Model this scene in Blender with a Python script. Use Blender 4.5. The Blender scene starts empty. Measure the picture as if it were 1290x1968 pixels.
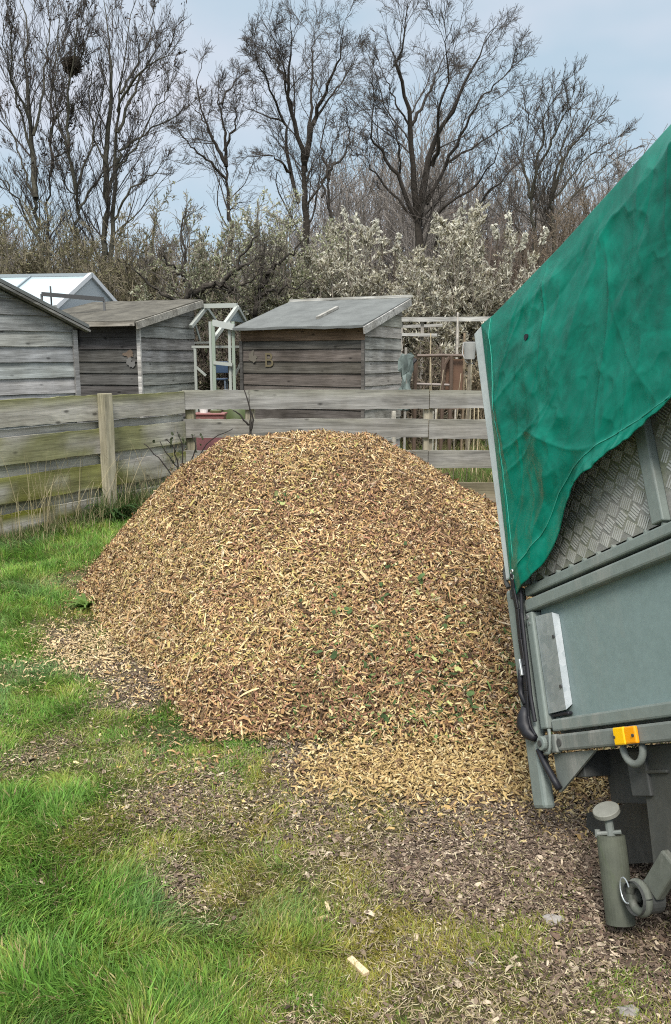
import bpy, math, random
import numpy as np
from mathutils import Vector, Matrix

# ------------------------------------------------------------------ camera, sky, sun, exposure
SC = bpy.context.scene
COL = SC.collection
F, EYE = 1550.0, 1.55                      # focal length in photo pixels (1290 x 1968), eye height
PIT = math.atan((984 - 688) / F)
CP, SP = math.cos(PIT), math.sin(PIT)
cam_d = bpy.data.cameras.new("camera")
cam = bpy.data.objects.new("camera", cam_d); COL.objects.link(cam)
cam.location = (0, 0, EYE); cam.rotation_euler = (math.pi / 2 - PIT, 0, 0)
cam_d.sensor_fit = 'VERTICAL'; cam_d.sensor_height = 24; cam_d.lens = F / 1968 * 24
cam_d.clip_start = 0.05; cam_d.clip_end = 2000
SC.camera = cam
SC.view_settings.view_transform = 'Standard'; SC.view_settings.look = 'None'
SC.view_settings.exposure = 0.85; SC.view_settings.gamma = 1
SC.cycles.use_denoising = False
SC.cycles.filter_width = 1.1
SC.cycles.max_bounces = 6; SC.cycles.diffuse_bounces = 3; SC.cycles.transparent_max_bounces = 8
SC.cycles.sample_clamp_indirect = 4

SUN_EL, SUN_AZ = math.radians(54), math.radians(190)     # azimuth measured from +Y towards +X
W = bpy.data.worlds.new("World"); SC.world = W; W.use_nodes = True
nt = W.node_tree; nt.nodes.clear()
def WN(t, **k):
    n = nt.nodes.new(t)
    for a, b in k.items(): setattr(n, a, b)
    return n
out = WN('ShaderNodeOutputWorld'); mix = WN('ShaderNodeMixShader')
b1 = WN('ShaderNodeBackground'); b2 = WN('ShaderNodeBackground')
sky = WN('ShaderNodeTexSky', sky_type='NISHITA', sun_disc=False, sun_elevation=SUN_EL, sun_rotation=SUN_AZ)
nt.links.new(sky.outputs[0], b1.inputs[0]); b1.inputs[1].default_value = 0.10
tc = WN('ShaderNodeTexCoord'); sep = WN('ShaderNodeSeparateXYZ')
nt.links.new(tc.outputs['Generated'], sep.inputs[0])
nz = WN('ShaderNodeTexNoise'); nz.inputs['Scale'].default_value = 2.2; nz.inputs['Detail'].default_value = 4; nz.inputs['Roughness'].default_value = .5
mp = WN('ShaderNodeMapping'); mp.inputs['Scale'].default_value = (1, 1, 2.4); mp.inputs['Location'].default_value = (.35, .2, .1)
nt.links.new(tc.outputs['Generated'], mp.inputs[0]); nt.links.new(mp.outputs[0], nz.inputs[0])
cr = WN('ShaderNodeValToRGB')                       # overcast: blue-grey thin cloud to paler cloud
cr.color_ramp.elements[0].position = .42; cr.color_ramp.elements[0].color = (.415, .525, .61, 1)
cr.color_ramp.elements[1].position = .62; cr.color_ramp.elements[1].color = (.60, .625, .69, 1)
nt.links.new(nz.outputs[0], cr.inputs[0])
mr = WN('ShaderNodeMapRange'); mr.inputs[1].default_value = .42; mr.inputs[2].default_value = .85
mr.inputs[3].default_value = .71; mr.inputs[4].default_value = 2.25     # overcast zenith is brighter
nt.links.new(sep.outputs[2], mr.inputs[0])
zr = WN('ShaderNodeMapRange'); zr.inputs[1].default_value = .4; zr.inputs[2].default_value = .7; nt.links.new(sep.outputs[2], zr.inputs[0])
zm = WN('ShaderNodeMix', data_type='RGBA'); zm.inputs[7].default_value = (.62, .64, .655, 1)      # thicker, whiter cloud overhead
nt.links.new(zr.outputs[0], zm.inputs[0]); nt.links.new(cr.outputs[0], zm.inputs[6]); nt.links.new(zm.outputs[2], b2.inputs[0]); nt.links.new(mr.outputs[0], b2.inputs[1])
mix.inputs[0].default_value = .9
nt.links.new(b1.outputs[0], mix.inputs[1]); nt.links.new(b2.outputs[0], mix.inputs[2]); nt.links.new(mix.outputs[0], out.inputs[0])
sd = bpy.data.lights.new("sun", 'SUN'); sd.energy = 1.9; sd.angle = math.radians(16); sd.color = (1, .95, .87)
so = bpy.data.objects.new("sun", sd); COL.objects.link(so)
sv = Vector((math.sin(SUN_AZ) * math.cos(SUN_EL), math.cos(SUN_AZ) * math.cos(SUN_EL), math.sin(SUN_EL)))
so.rotation_euler = sv.to_track_quat('Z', 'Y').to_euler(); so.location = (0, 0, 30)

# ------------------------------------------------------------------ helpers
RNG = np.random.default_rng(7)
def nrm(a): return a / np.maximum(np.linalg.norm(a, axis=-1, keepdims=True), 1e-9)
def ray(px, py):
    b = -(py - 984) / F
    return np.array([(px - 645) / F, CP + b * SP, -SP + b * CP])
def gp(px, py, z=0.):
    d = ray(px, py); return np.array([0, 0, EYE]) + d * (z - EYE) / d[2]
def dp(px, py, Y):
    d = ray(px, py); return np.array([0, 0, EYE]) + d * Y / d[1]

_perm = np.random.default_rng(3).random((256, 256))
def vnoise(x, y, s=1., seed=0):
    x = np.asarray(x, float) * s + seed * 17.3; y = np.asarray(y, float) * s + seed * 9.7
    xi = np.floor(x).astype(int); yi = np.floor(y).astype(int); fx = x - xi; fy = y - yi
    fx = fx * fx * (3 - 2 * fx); fy = fy * fy * (3 - 2 * fy)
    g = lambda a, b: _perm[a & 255, b & 255]
    return (g(xi, yi) * (1 - fx) + g(xi + 1, yi) * fx) * (1 - fy) + (g(xi, yi + 1) * (1 - fx) + g(xi + 1, yi + 1) * fx) * fy
def fbm(x, y, s=1., o=4, seed=0):
    r = 0; a = .5; t = 0
    for i in range(o): r = r + a * vnoise(x, y, s * 2 ** i, seed + i); t += a; a *= .5
    return r / t

def props(o, label=None, cat=None, group=None, kind=None):
    if label: o['label'] = label
    if cat: o['category'] = cat
    if group: o['group'] = group
    if kind: o['kind'] = kind
    return o
def thing(name, label, cat, loc=(0, 0, 0), rz=0., group=None):
    o = bpy.data.objects.new(name, None); COL.objects.link(o)
    o.location = loc; o.rotation_euler = (0, 0, rz); o.empty_display_size = .1
    return props(o, label, cat, group)
def mesh(name, V, Fc, mat, parent=None, col=None, smooth=False):
    me = bpy.data.meshes.new(name)
    V = np.asarray(V, np.float32)
    if isinstance(Fc, np.ndarray):
        m, k = Fc.shape
        me.vertices.add(len(V)); me.vertices.foreach_set('co', V.ravel())
        me.loops.add(m * k); me.loops.foreach_set('vertex_index', Fc.astype(np.int32).ravel())
        me.polygons.add(m); me.polygons.foreach_set('loop_start', np.arange(0, m * k, k, dtype=np.int32))
        me.polygons.foreach_set('loop_total', np.full(m, k, np.int32))
        me.update(calc_edges=True)
    else:
        me.from_pydata([tuple(map(float, v)) for v in V], [], [tuple(map(int, f)) for f in Fc]); me.update()
    if col is not None:
        c = np.ones((len(V), 4), np.float32); c[:, :3] = np.asarray(col, np.float32)
        a = me.attributes.new('Col', 'FLOAT_COLOR', 'POINT'); a.data.foreach_set('color', c.ravel())
    if smooth: me.polygons.foreach_set('use_smooth', np.ones(len(me.polygons), bool))
    me.materials.append(mat)
    o = bpy.data.objects.new(name, me); COL.objects.link(o)
    if parent: o.parent = parent
    return o

class MB:
    """collects shapes, then links them as one mesh"""
    def __init__(s): s.v = []; s.f = []; s.c = []
    def add(s, V, Fs, col=(1, 1, 1)):
        n = len(s.v); s.v += [tuple(map(float, v)) for v in V]; s.f += [tuple(int(i) + n for i in f) for f in Fs]
        s.c += [tuple(col)] * len(V) if np.ndim(col) == 1 else [tuple(c) for c in col]
    def box(s, x0, x1, y0, y1, z0, z1, col=(1, 1, 1)):
        V = [(x, y, z) for x in (x0, x1) for y in (y0, y1) for z in (z0, z1)]
        s.add(V, [(0, 1, 3, 2), (4, 6, 7, 5), (0, 4, 5, 1), (2, 3, 7, 6), (0, 2, 6, 4), (1, 5, 7, 3)], col)
    def bar(s, a, b, w, h=None, col=(1, 1, 1), up=(0, 0, 1)):
        a = np.array(a, float); b = np.array(b, float); h = h or w
        t = nrm(b - a); u = np.cross(t, up)
        if np.linalg.norm(u) < 1e-3: u = np.cross(t, (0, 1, 0))
        u = nrm(u); v = np.cross(u, t)
        V = [p + u * w / 2 * i + v * h / 2 * j for p in (a, b) for i, j in ((-1, -1), (1, -1), (1, 1), (-1, 1))]
        s.add(V, [(3, 2, 1, 0), (4, 5, 6, 7), (0, 1, 5, 4), (1, 2, 6, 5), (2, 3, 7, 6), (3, 0, 4, 7)], col)
    def tube(s, P, r, n=8, col=(1, 1, 1), cap=True):
        P = np.array(P, float); K = len(P); r = np.broadcast_to(r, K)
        T = nrm(np.gradient(P, axis=0)); ref = np.array([0, 0, 1.]) if abs(nrm(P[-1] - P[0])[2]) < .9 else np.array([0, 1., 0])
        V = []
        for k in range(K):
            u = nrm(np.cross(T[k], ref)); v = np.cross(T[k], u)
            V += [P[k] + r[k] * (math.cos(q) * u + math.sin(q) * v) for q in np.arange(n) * 2 * math.pi / n]
        Fs = [(k * n + i, k * n + (i + 1) % n, (k + 1) * n + (i + 1) % n, (k + 1) * n + i) for k in range(K - 1) for i in range(n)]
        if cap: Fs += [tuple(range(n))[::-1], tuple((K - 1) * n + i for i in range(n))]
        s.add(V, Fs, col)
    def prism(s, pts, axis, a, b, col=(1, 1, 1)):
        """2-D outline pushed along an axis from a to b (axis 1: pts are x,z)"""
        def mk(p, q):
            return (q, p[0], p[1]) if axis == 0 else (p[0], q, p[1]) if axis == 1 else (p[0], p[1], q)
        n = len(pts); V = [mk(p, a) for p in pts] + [mk(p, b) for p in pts]
        s.add(V, [tuple(range(n)), tuple(range(2 * n - 1, n - 1, -1))] + [(i, i + n, (i + 1) % n + n, (i + 1) % n) for i in range(n)], col)
    def build(s, name, mat, parent=None, smooth=False, bevel=0):
        o = mesh(name, s.v, s.f, mat, parent, s.c, smooth)
        if bevel:
            m = o.modifiers.new('bevel', 'BEVEL'); m.width = bevel; m.segments = 2; m.limit_method = 'ANGLE'
        return o

# ------------------------------------------------------------------ materials
def mat(name, base=(.5, .5, .5), rough=.8, metal=0., spec=.3):
    m = bpy.data.materials.new(name); m.use_nodes = True
    b = m.node_tree.nodes['Principled BSDF']
    b.inputs['Base Color'].default_value = (*base, 1); b.inputs['Roughness'].default_value = rough
    b.inputs['Metallic'].default_value = metal; b.inputs['Specular IOR Level'].default_value = spec
    return m
class NB:
    def __init__(s, m): s.t = m.node_tree; s.b = s.t.nodes['Principled BSDF']
    def n(s, t, **k):
        x = s.t.nodes.new(t)
        for a, b in k.items(): setattr(x, a, b)
        return x
    def l(s, a, b): s.t.links.new(a, b)
    def coord(s, scale=(1, 1, 1), kind='Object', rot=(0, 0, 0)):
        c = s.n('ShaderNodeTexCoord'); m = s.n('ShaderNodeMapping'); m.inputs['Scale'].default_value = scale; m.inputs['Rotation'].default_value = rot
        s.l(c.outputs[kind], m.inputs[0]); return m.outputs[0]
    def noise(s, vec, scale=5, detail=5, rough=.6, dist=0.):
        n = s.n('ShaderNodeTexNoise'); n.inputs['Scale'].default_value = scale; n.inputs['Detail'].default_value = detail
        n.inputs['Roughness'].default_value = rough; n.inputs['Distortion'].default_value = dist
        s.l(vec, n.inputs['Vector']); return n.outputs[0]
    def ramp(s, f, stops):
        r = s.n('ShaderNodeValToRGB'); e = r.color_ramp.elements
        while len(e) < len(stops): e.new(.5)
        for q, (p, c) in zip(e, stops): q.position = p; q.color = (*c, 1) if len(c) == 3 else c
        s.l(f, r.inputs[0]); return r.outputs[0]
    def mul(s, a, b, f=1., mode='MULTIPLY'):
        m = s.n('ShaderNodeMix', data_type='RGBA', blend_type=mode); m.inputs[0].default_value = f
        s.l(a, m.inputs[6])
        if isinstance(b, tuple): m.inputs[7].default_value = (*b, 1)
        else: s.l(b, m.inputs[7])
        return m.outputs[2]
    def mixf(s, a, b, f):
        m = s.n('ShaderNodeMix', data_type='RGBA'); s.l(f, m.inputs[0])
        for q, i in ((a, 6), (b, 7)):
            if isinstance(q, tuple): m.inputs[i].default_value = (*q, 1)
            else: s.l(q, m.inputs[i])
        return m.outputs[2]
    def attr(s): return s.n('ShaderNodeAttribute', attribute_name='Col').outputs[0]
    def bump(s, h, st=.3, d=.01):
        b = s.n('ShaderNodeBump'); b.inputs['Strength'].default_value = st; b.inputs['Distance'].default_value = d
        s.l(h, b.inputs['Height']); s.l(b.outputs[0], s.b.inputs['Normal'])
    def base(s, c): s.l(c, s.b.inputs['Base Color'])
g = lambda v: (v, v, v)

def wood_mat(name, along=0, lo=.45, hi=1.35):
    m = mat(name, rough=.9, spec=.15); N = NB(m)
    sc = [55, 55, 55]; sc[along] = 2.6
    v = N.coord(tuple(sc)); gr = N.noise(v, 1.0, 6, .65, .6)
    sc2 = [9, 9, 9]; sc2[along] = .9
    g2 = N.noise(N.coord(tuple(sc2)), 1.0, 4, .6, 1.2)
    bl = N.noise(N.coord((2.2, 2.2, 2.2)), 1.0, 4, .6)
    c = N.mul(N.attr(), N.ramp(gr, [(.28, g(lo)), (.5, g(.95)), (.72, g(hi))]))
    c = N.mul(c, N.ramp(g2, [(.3, g(.55)), (.55, g(1.)), (.75, g(1.28))]))
    c = N.mul(c, N.ramp(bl, [(.3, (.72, .70, .66)), (.6, (1.1, 1.1, 1.1))]))
    vo = N.n('ShaderNodeTexVoronoi'); vo.inputs['Scale'].default_value = 1.; ks = [7, 7, 7]; ks[along] = 3.2
    N.l(N.coord(tuple(ks)), vo.inputs['Vector'])
    c = N.mul(c, N.ramp(vo.outputs[0], [(.05, g(.35)), (.13, g(1.))]))       # knots
    N.base(c); N.bump(gr, .5, .006); return m
M_SHED = wood_mat('weathered_shiplap')
M_FENCE = wood_mat('weathered_fence_board', lo=.6, hi=1.2)
M_POST = wood_mat('weathered_post', along=2, lo=.65, hi=1.2)
def felt_mat(name, c0, c1):
    m = mat(name, rough=.95, spec=.1); N = NB(m)
    a = N.noise(N.coord((3, 3, 3)), 1.5, 6, .7); b = N.noise(N.coord((60, 60, 60)), 2, 3, .7)
    c = N.mul(N.mul(N.attr(), N.ramp(a, [(.3, c0), (.7, c1)])), N.ramp(b, [(.3, g(.75)), (.7, g(1.2))]))
    N.base(c); N.bump(b, .3, .004); return m
M_FELT = felt_mat('grey_roof_felt', (.118, .124, .12), (.175, .183, .176))
M_MOSSFELT = felt_mat('brown_mossy_felt', (.062, .058, .05), (.155, .145, .12))
def vcol_mat(name, rough=.85, spec=.2, trans=0., scale=None, amt=.3):
    m = mat(name, rough=rough, spec=spec); N = NB(m); c = N.attr()
    if scale: c = N.mul(c, N.ramp(N.noise(N.coord((1, 1, 1)), scale, 4, .65), [(.3, g(1 - amt)), (.7, g(1 + amt))]))
    N.base(c)
    if trans: 
        N.b.inputs['Subsurface Weight'].default_value = 0
        t = N.n('ShaderNodeBsdfTranslucent'); N.l(c, t.inputs[0]); mx = N.n('ShaderNodeMixShader'); mx.inputs[0].default_value = trans
        N.l(N.b.outputs[0], mx.inputs[1]); N.l(t.outputs[0], mx.inputs[2])
        N.l(mx.outputs[0], m.node_tree.nodes['Material Output'].inputs[0])
    return m
M_CHIP = vcol_mat('wood_chip', .85, .15, scale=90, amt=.25)
M_GRASS = vcol_mat('grass_blade', .55, .25, trans=.3)
M_LEAF = vcol_mat('leaf', .6, .25, trans=.42)
M_BARK = vcol_mat('bark', .95, .1, scale=14, amt=.4)
M_TWIG = vcol_mat('twig', .95, .1)
M_PAINT = vcol_mat('plain_paint', .5, .4, scale=8, amt=.12)

def ground_mat():
    m = mat('soil_ground', rough=.95, spec=.1); N = NB(m)
    a = N.noise(N.coord((1, 1, 1)), 9, 6, .7); b = N.noise(N.coord((1, 1, 1)), 70, 5, .75)
    v = N.n('ShaderNodeTexVoronoi'); v.inputs['Scale'].default_value = 55; N.l(N.coord((1, 1, 1)), v.inputs['Vector'])
    c = N.mul(N.attr(), N.ramp(a, [(.3, g(.65)), (.7, g(1.3))]))
    c = N.mul(c, N.ramp(b, [(.32, g(.45)), (.5, g(1.)), (.68, g(1.6))]))
    c = N.mul(c, N.ramp(v.outputs['Color'], [(.2, g(.7)), (.8, (1.3, 1.25, 1.2))]))
    N.base(c); N.bump(b, .8, .02); return m
M_GROUND = ground_mat()

# ------------------------------------------------------------------ heap form and ground maps
HA = np.array([0, 45, 90, 135, 165, 180, 205, 225, 243, 258, 270, 290, 315, 340.])
HR = np.array([1.60, 1.9, 2.3, 1.6, 1.30, 1.18, 1.07, 1.14, 1.27, 1.60, 2.20, 2.48, 2.48, 2.12])
HCX, HCY, HW, HH = -.20, 5.35, .36, 1.125
def heap_h(X, Y, lumps=True):
    X = np.asarray(X, float); Y = np.asarray(Y, float)
    dx = X - np.clip(X, HCX - HW, HCX + HW); dy = Y - HCY; r = np.hypot(dx, dy)
    th = np.degrees(np.arctan2(dy, dx)) % 360
    R = np.interp(th, HA, HR, period=360)
    if lumps: R = R * (1 + .10 * (fbm(X, Y, 1.3, 3, 5) - .5))
    d = (r / R) ** np.interp(th, [0, 90, 130, 180, 230, 262, 300, 360], [1, 1.1, 1.45, 1.45, 1.45, 1.12, 1, 1]); s = .06; gg = 1 + s - np.sqrt(d * d + s * s); gg = gg - (1 + s - math.sqrt(1 + s * s))
    k = .06; gg = .5 * (gg + np.sqrt(gg * gg + k * k * .25)) - .004
    h = HH * np.where(d < 2, np.maximum(gg, 0), 0)
    if lumps: h = h * (1 + .10 * (fbm(X, Y, 2.6, 3, 8) - .5)) + (h > .05) * .05 * (fbm(X, Y, 5, 3, 2) - .5)
    return h
def ground_z(X, Y):
    far = np.clip((np.asarray(Y) - 9.5) / 10, 0, 1)
    return .035 * (fbm(X, Y, 1.7, 4, 11) - .5) * np.clip(1.2 - np.hypot(X, Y) / 25, 0, 1) - .02 + 0 * far

# what grows where: (px, py, density, blade height m, hue 0 lush..1 yellow moss) of spots on the ground
SPOTS = [(30,1080,1,.09,0),(60,1150,1,.09,0),(20,1250,1,.07,0),(90,1320,.9,.06,.1),(30,1400,1,.06,.1),(350,1375,.9,.07,.05),(440,1425,.7,.06,.1),
 (200,1400,.8,.035,.3),(100,1425,.35,.03,.45),(250,1480,.7,.035,.45),(60,1550,1,.08,.05),(150,1540,1,.08,.05),(230,1600,.65,.035,.5),(60,1680,1,.1,.1),
 (210,1730,1,.1,0),(300,1620,.65,.035,.6),(420,1480,.5,.03,.4),(550,1500,.02,.02,.6),(330,1560,.08,.02,.6),(600,1560,.12,.02,.6),(500,1550,.45,.02,.75),(450,1640,.7,.03,.75),
 (550,1680,.7,.045,.45),(450,1740,.85,.05,.95),(550,1760,.95,.07,.3),(350,1850,1,.08,.2),(100,1850,1,.1,.1),(300,1930,1,.1,.1),(550,1900,.5,.035,.45),
 (640,1700,.65,.025,.85),(650,1640,.5,.025,.8),(700,1560,.45,.02,.8),(800,1500,.03,.02,.8),(800,1620,.04,.02,.7),(900,1700,.08,.02,.7),(1000,1560,.03,.02,.7),
 (720,1770,.6,.025,.9),(850,1800,.45,.025,.75),(700,1870,.68,.03,.55),(850,1880,.7,.03,.6),(1000,1880,.6,.028,.65),(1100,1800,.15,.02,.6),(1150,1900,.4,.02,.5),
 (1250,1850,.15,.02,.6),(1250,1950,.25,.02,.5),(800,1950,.6,.025,.5),(950,1950,.5,.02,.6),(1100,1680,.08,.02,.6),(170,1120,.3,.05,.5),(120,1225,.08,.02,.4),
 (190,1190,.6,.06,.4),(250,1340,.05,.02,.5),(200,1290,.1,.02,.5),(150,1050,.9,.10,.2),(480,1540,.35,.025,.7),(330,1690,.25,.03,.6),(240,1440,.7,.035,.35),(550,1420,.08,.03,.2),
 (-200,1300,1,.08,.05),(-300,1700,1,.09,.1),(-100,1960,1,.09,.1),(1400,1700,.1,.02,.6)]
_S = np.array([(*gp(a, b)[:2], c, d, e) for a, b, c, d, e in SPOTS])
def grass_map(x, y):
    """density, height, hue at ground points"""
    x = x + .22 * (fbm(x, y, 2.5, 3, 21) - .5); y = y + .3 * (fbm(x, y, 2.5, 3, 31) - .5)
    w = 0; r = 0
    for s in _S:
        sc = .22 + .05 * s[1]
        d2 = ((x - s[0]) ** 2 + ((y - s[1])) ** 2 * .7) / sc ** 2
        k = 1 / (d2 + .12) ** 2.2
        w = w + k; r = r + k[..., None] * s[2:]
    return r / w[..., None]

# ground sheet
def axis(a, b, step, far):
    n = np.arange(a, b + 1e-6, step); k = []
    d = step
    v = b
    while v < far: d *= 1.35; v += d; k.append(v)
    k = np.array(k); return np.concatenate([(-k[::-1] - b + a) if a != -b else -k[::-1], n, k])
gx = np.concatenate([-np.geomspace(4.6, 600, 26)[::-1], np.arange(-4.5, 4.51, .06), np.geomspace(4.6, 600, 26)])
gy = np.concatenate([-np.geomspace(.2, 300, 14)[::-1], np.arange(0, 9.6, .06), np.geomspace(9.7, 900, 34)])
GX, GY = np.meshgrid(gx, gy)
GZ = ground_z(GX, GY)
inx = (np.abs(GX) < 4.6) & (GY > -.1) & (GY < 9.7)
gm = np.zeros(GX.shape + (3,)); gm[...] = (.7, .05, .3); gm[inx] = grass_map(GX[inx], GY[inx])
dens = np.clip(gm[..., 0] + .35 * (fbm(GX, GY, 6, 3, 40) - .5), 0, 1)[..., None]
hue = gm[..., 2][..., None]
bark = np.array([.135, .098, .08]); soil = np.array([.095, .078, .062]); green = np.array([.05, .075, .02]) * (1 - hue) + np.array([.15, .135, .035]) * hue
n1 = fbm(GX, GY, 3, 3, 50)[..., None]
gc = (bark * n1 + soil * (1 - n1)) * (1 - dens) + green * dens
yel = np.exp(-(((GX - .5) / .5) ** 2 + ((GY - 2.84) / .15) ** 2))[..., None]
gc = gc * (1 - .7 * yel) + np.array([.34, .23, .09]) * .7 * yel
ny, nx = GX.shape
idx = np.arange(nx * ny).reshape(ny, nx)
FQ = np.stack([idx[:-1, :-1], idx[:-1, 1:], idx[1:, 1:], idx[1:, :-1]], -1).reshape(-1, 4)
props(mesh('ground', np.stack([GX, GY, GZ], -1).reshape(-1, 3), FQ, M_GROUND, None, gc.reshape(-1, 3), True), kind='structure')

# ------------------------------------------------------------------ chips
def chip_mesh(name, P, N, L, Wd, col, parent=None, tilt=.55, curl=.25, rng=RNG, seg=3, th=.0):
    n = len(P)
    ref = nrm(rng.normal(size=(n, 3))); T = nrm(np.cross(N, ref)); 
    N2 = nrm(N + tilt * rng.normal(size=(n, 3)) * .6); T = nrm(T - N2 * (T * N2).sum(-1, keepdims=True)); B = np.cross(N2, T)
    k = np.linspace(-1, 1, seg); cu = rng.normal(size=n) * curl; tw = rng.normal(size=n) * .25
    V = []
    for i, q in enumerate(k):
        c = P + T * (L * .5 * q)[:, None] + N2 * (L * cu * (1 - q * q))[:, None]
        side = nrm(B + N2 * (tw * q)[:, None])
        wd = Wd * (1 - .35 * abs(q))
        V += [c - side * (wd * .5)[:, None], c + side * (wd * .5)[:, None]]
    V = np.stack(V, 1)                                   # n, 2*seg, 3
    base = (np.arange(n) * 2 * seg)[:, None]
    Fs = np.concatenate([base + np.array([2 * i, 2 * i + 1, 2 * i + 3, 2 * i + 2]) for i in range(seg - 1)], 0)
    C = np.repeat(col, 2 * seg, 0)
    return mesh(name, V.reshape(-1, 3), Fs, M_CHIP, parent, C)
PAL = np.array([(.45, .29, .135), (.63, .475, .255), (.34, .205, .095), (.175, .105, .058), (.075, .048, .032), (.30, .165, .10), (.42, .335, .122), (.53, .42, .28)])
def chip_cols(x, y, base_w, rng=RNG):
    n = len(x); w = np.tile(np.array(base_w, float), (n, 1))
    red = np.clip((fbm(x, y, 1.6, 3, 61) - .5) * 4 + .25 * (y - 4.4), 0, 1); yel = np.clip((fbm(x, y, 2.0, 3, 71) - .5) * 4 + .3 * (3.9 - y), 0, 1)
    w[:, 5] += .42 * red; w[:, 3] += .34 * red; w[:, 4] += .08 * red; w[:, 6] += .25 * yel; w[:, 1] += .2 * yel
    cw = np.cumsum(w, 1); cw /= cw[:, -1:]
    i = (rng.random((n, 1)) > cw).sum(1).clip(0, len(PAL) - 1)
    return PAL[i] * (.72 + .44 * fbm(x, y, 2.4, 4, 95))[:, None] * rng.uniform(.72, 1.2, (n, 1)) * rng.uniform(.94, 1.06, (n, 3))

heap = thing('woodchip_heap', 'large heap of fresh tan wood chips tipped in the fenced corner', 'wood chips', (HCX, HCY, 0))
hx, hy = np.meshgrid(np.arange(-3.2, 3.6, .04), np.arange(2.4, 8.4, .04))
hz = heap_h(hx, hy); hz2 = np.where(hz > .012, ground_z(hx, hy) + hz - .01, -.15)
ny, nx = hx.shape; idx = np.arange(nx * ny).reshape(ny, nx)
FQ = np.stack([idx[:-1, :-1], idx[:-1, 1:], idx[1:, 1:], idx[1:, :-1]], -1).reshape(-1, 4)
keep = (hz.ravel()[FQ] > .012).any(1)
hn = fbm(hx, hy, 30, 2, 3).reshape(-1, 1)
mesh('heap_body', np.stack([hx - HCX, hy - HCY, hz2], -1).reshape(-1, 3), FQ[keep], M_CHIP, heap, np.array([.10, .062, .034]) * (.5 + hn), True)  # base coloured dark to deepen the shade in gaps between chips
n = 1100000
x = RNG.uniform(-2.6, 3.2, n); y = RNG.uniform(2.6, 7.4, n); h = heap_h(x, y)
e = .03; gxn = (heap_h(x + e, y) - heap_h(x - e, y)) / (2 * e); gyn = (heap_h(x, y + e) - heap_h(x, y - e)) / (2 * e)
k = (h > .008) & (RNG.random(n) < np.sqrt(1 + gxn ** 2 + gyn ** 2) / 1.6) & (RNG.random(n) < np.clip(h / .05 + .25, 0, 1)) & ((y < 6.3) | (RNG.random(n) < .4))
x, y, h, gxn, gyn = x[k], y[k], h[k], gxn[k], gyn[k]; n = len(x)
Nn = nrm(np.stack([-gxn, -gyn, np.ones(n)], -1))
P = np.stack([x - HCX, y - HCY, ground_z(x, y) + h], -1) + Nn * RNG.uniform(-.02, .026, n)[:, None]
L = np.clip(RNG.lognormal(math.log(.0185), .55, n), .005, .10); Wd = np.clip(RNG.lognormal(math.log(.0055), .45, n), .002, .022)
cw = np.tile([.30, .22, .18, .12, .06, .05, .05, .06], (n, 1))
cols = chip_cols(x, y, [.27, .20, .20, .14, .07, .06, .05, .07])
low = np.clip((3.9 - y) / .8, 0, 1)[:, None]                   # the lower right flank holds greener, leafier stuff
gr = (RNG.random((n, 1)) < .10 * low * (x[:, None] > -.2) + .006)
cols = np.where(gr, np.array([.10, .16, .05]) * RNG.uniform(.6, 1.6, (n, 1)), cols)
o = chip_mesh('wood_chips', P, Nn, L, Wd, cols, heap); o['kind'] = 'stuff'
# longer shreds and bark strips lying among the chips
k = RNG.choice(n, 1000, replace=False); m_ = len(k)
o = chip_mesh('shreds', P[k] + Nn[k] * .012, Nn[k], RNG.uniform(.05, .12, m_), RNG.uniform(.004, .012, m_), PAL[RNG.choice(8, m_, p=[.22, .22, .18, .16, .08, .06, .02, .06])] * RNG.uniform(.7, 1.15, (m_, 1)), heap, tilt=.4, curl=.1, seg=4); o['kind'] = 'stuff'
# green ivy leaves caught in the lower right flank
k = RNG.choice(n, 9000, replace=False); cx_, cy_ = x[k], y[k]
blob = np.zeros(len(k))
for q in [(850, 1230), (870, 1290), (800, 1200), (980, 1280), (760, 1160), (700, 1180), (820, 1340), (760, 1400), (860, 1390), (530, 960), (545, 985), (780, 1100), (640, 1160), (740, 1480), (690, 1300), (900, 1350)]:
    d = ray(*q); s = np.linspace(2.5, 7.5, 400); pp = np.array([0, 0, EYE]) + d * s[:, None]; i = np.argmax(pp[:, 2] < heap_h(pp[:, 0], pp[:, 1]) + ground_z(pp[:, 0], pp[:, 1]))
    blob += np.exp(-((cx_ - pp[i, 0]) ** 2 + (cy_ - pp[i, 1]) ** 2) / .10 ** 2)
kk = k[RNG.random(len(k)) < blob * .45]
m_ = len(kk)
o = chip_mesh('green_leaves', P[kk] + Nn[kk] * .02, Nn[kk], RNG.uniform(.014, .046, m_), RNG.uniform(.010, .03, m_),
              np.where(RNG.random((m_, 1)) < .25, [[.30, .33, .13]], [[.065, .105, .04]]) * RNG.uniform(.5, 1.5, (m_, 1)), heap, tilt=.8); o['kind'] = 'stuff'

n = 34000; x = RNG.uniform(-2.8, 2.6, n); y = RNG.uniform(2.5, 6.6, n); inner = heap_h(HCX + (x - HCX) / 1.22, HCY + (y - HCY) / 1.22); h0 = heap_h(x, y)
k = (h0 < .03) & (RNG.random(n) < np.clip(inner / .14, 0, 1) ** 1.5); x, y = x[k], y[k]; n = len(x)
o = chip_mesh('toe_chips', np.stack([x - HCX, y - HCY, ground_z(x, y) + heap_h(x, y) + RNG.uniform(.002, .022, n)], -1), np.tile([0, 0, 1.], (n, 1)), np.clip(RNG.lognormal(math.log(.020), .5, n), .006, .08),
              np.clip(RNG.lognormal(math.log(.006), .42, n), .0024, .02), chip_cols(x, y, [.26, .20, .18, .14, .10, .05, .05, .06]), heap, tilt=.45); o['kind'] = 'stuff'
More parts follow.
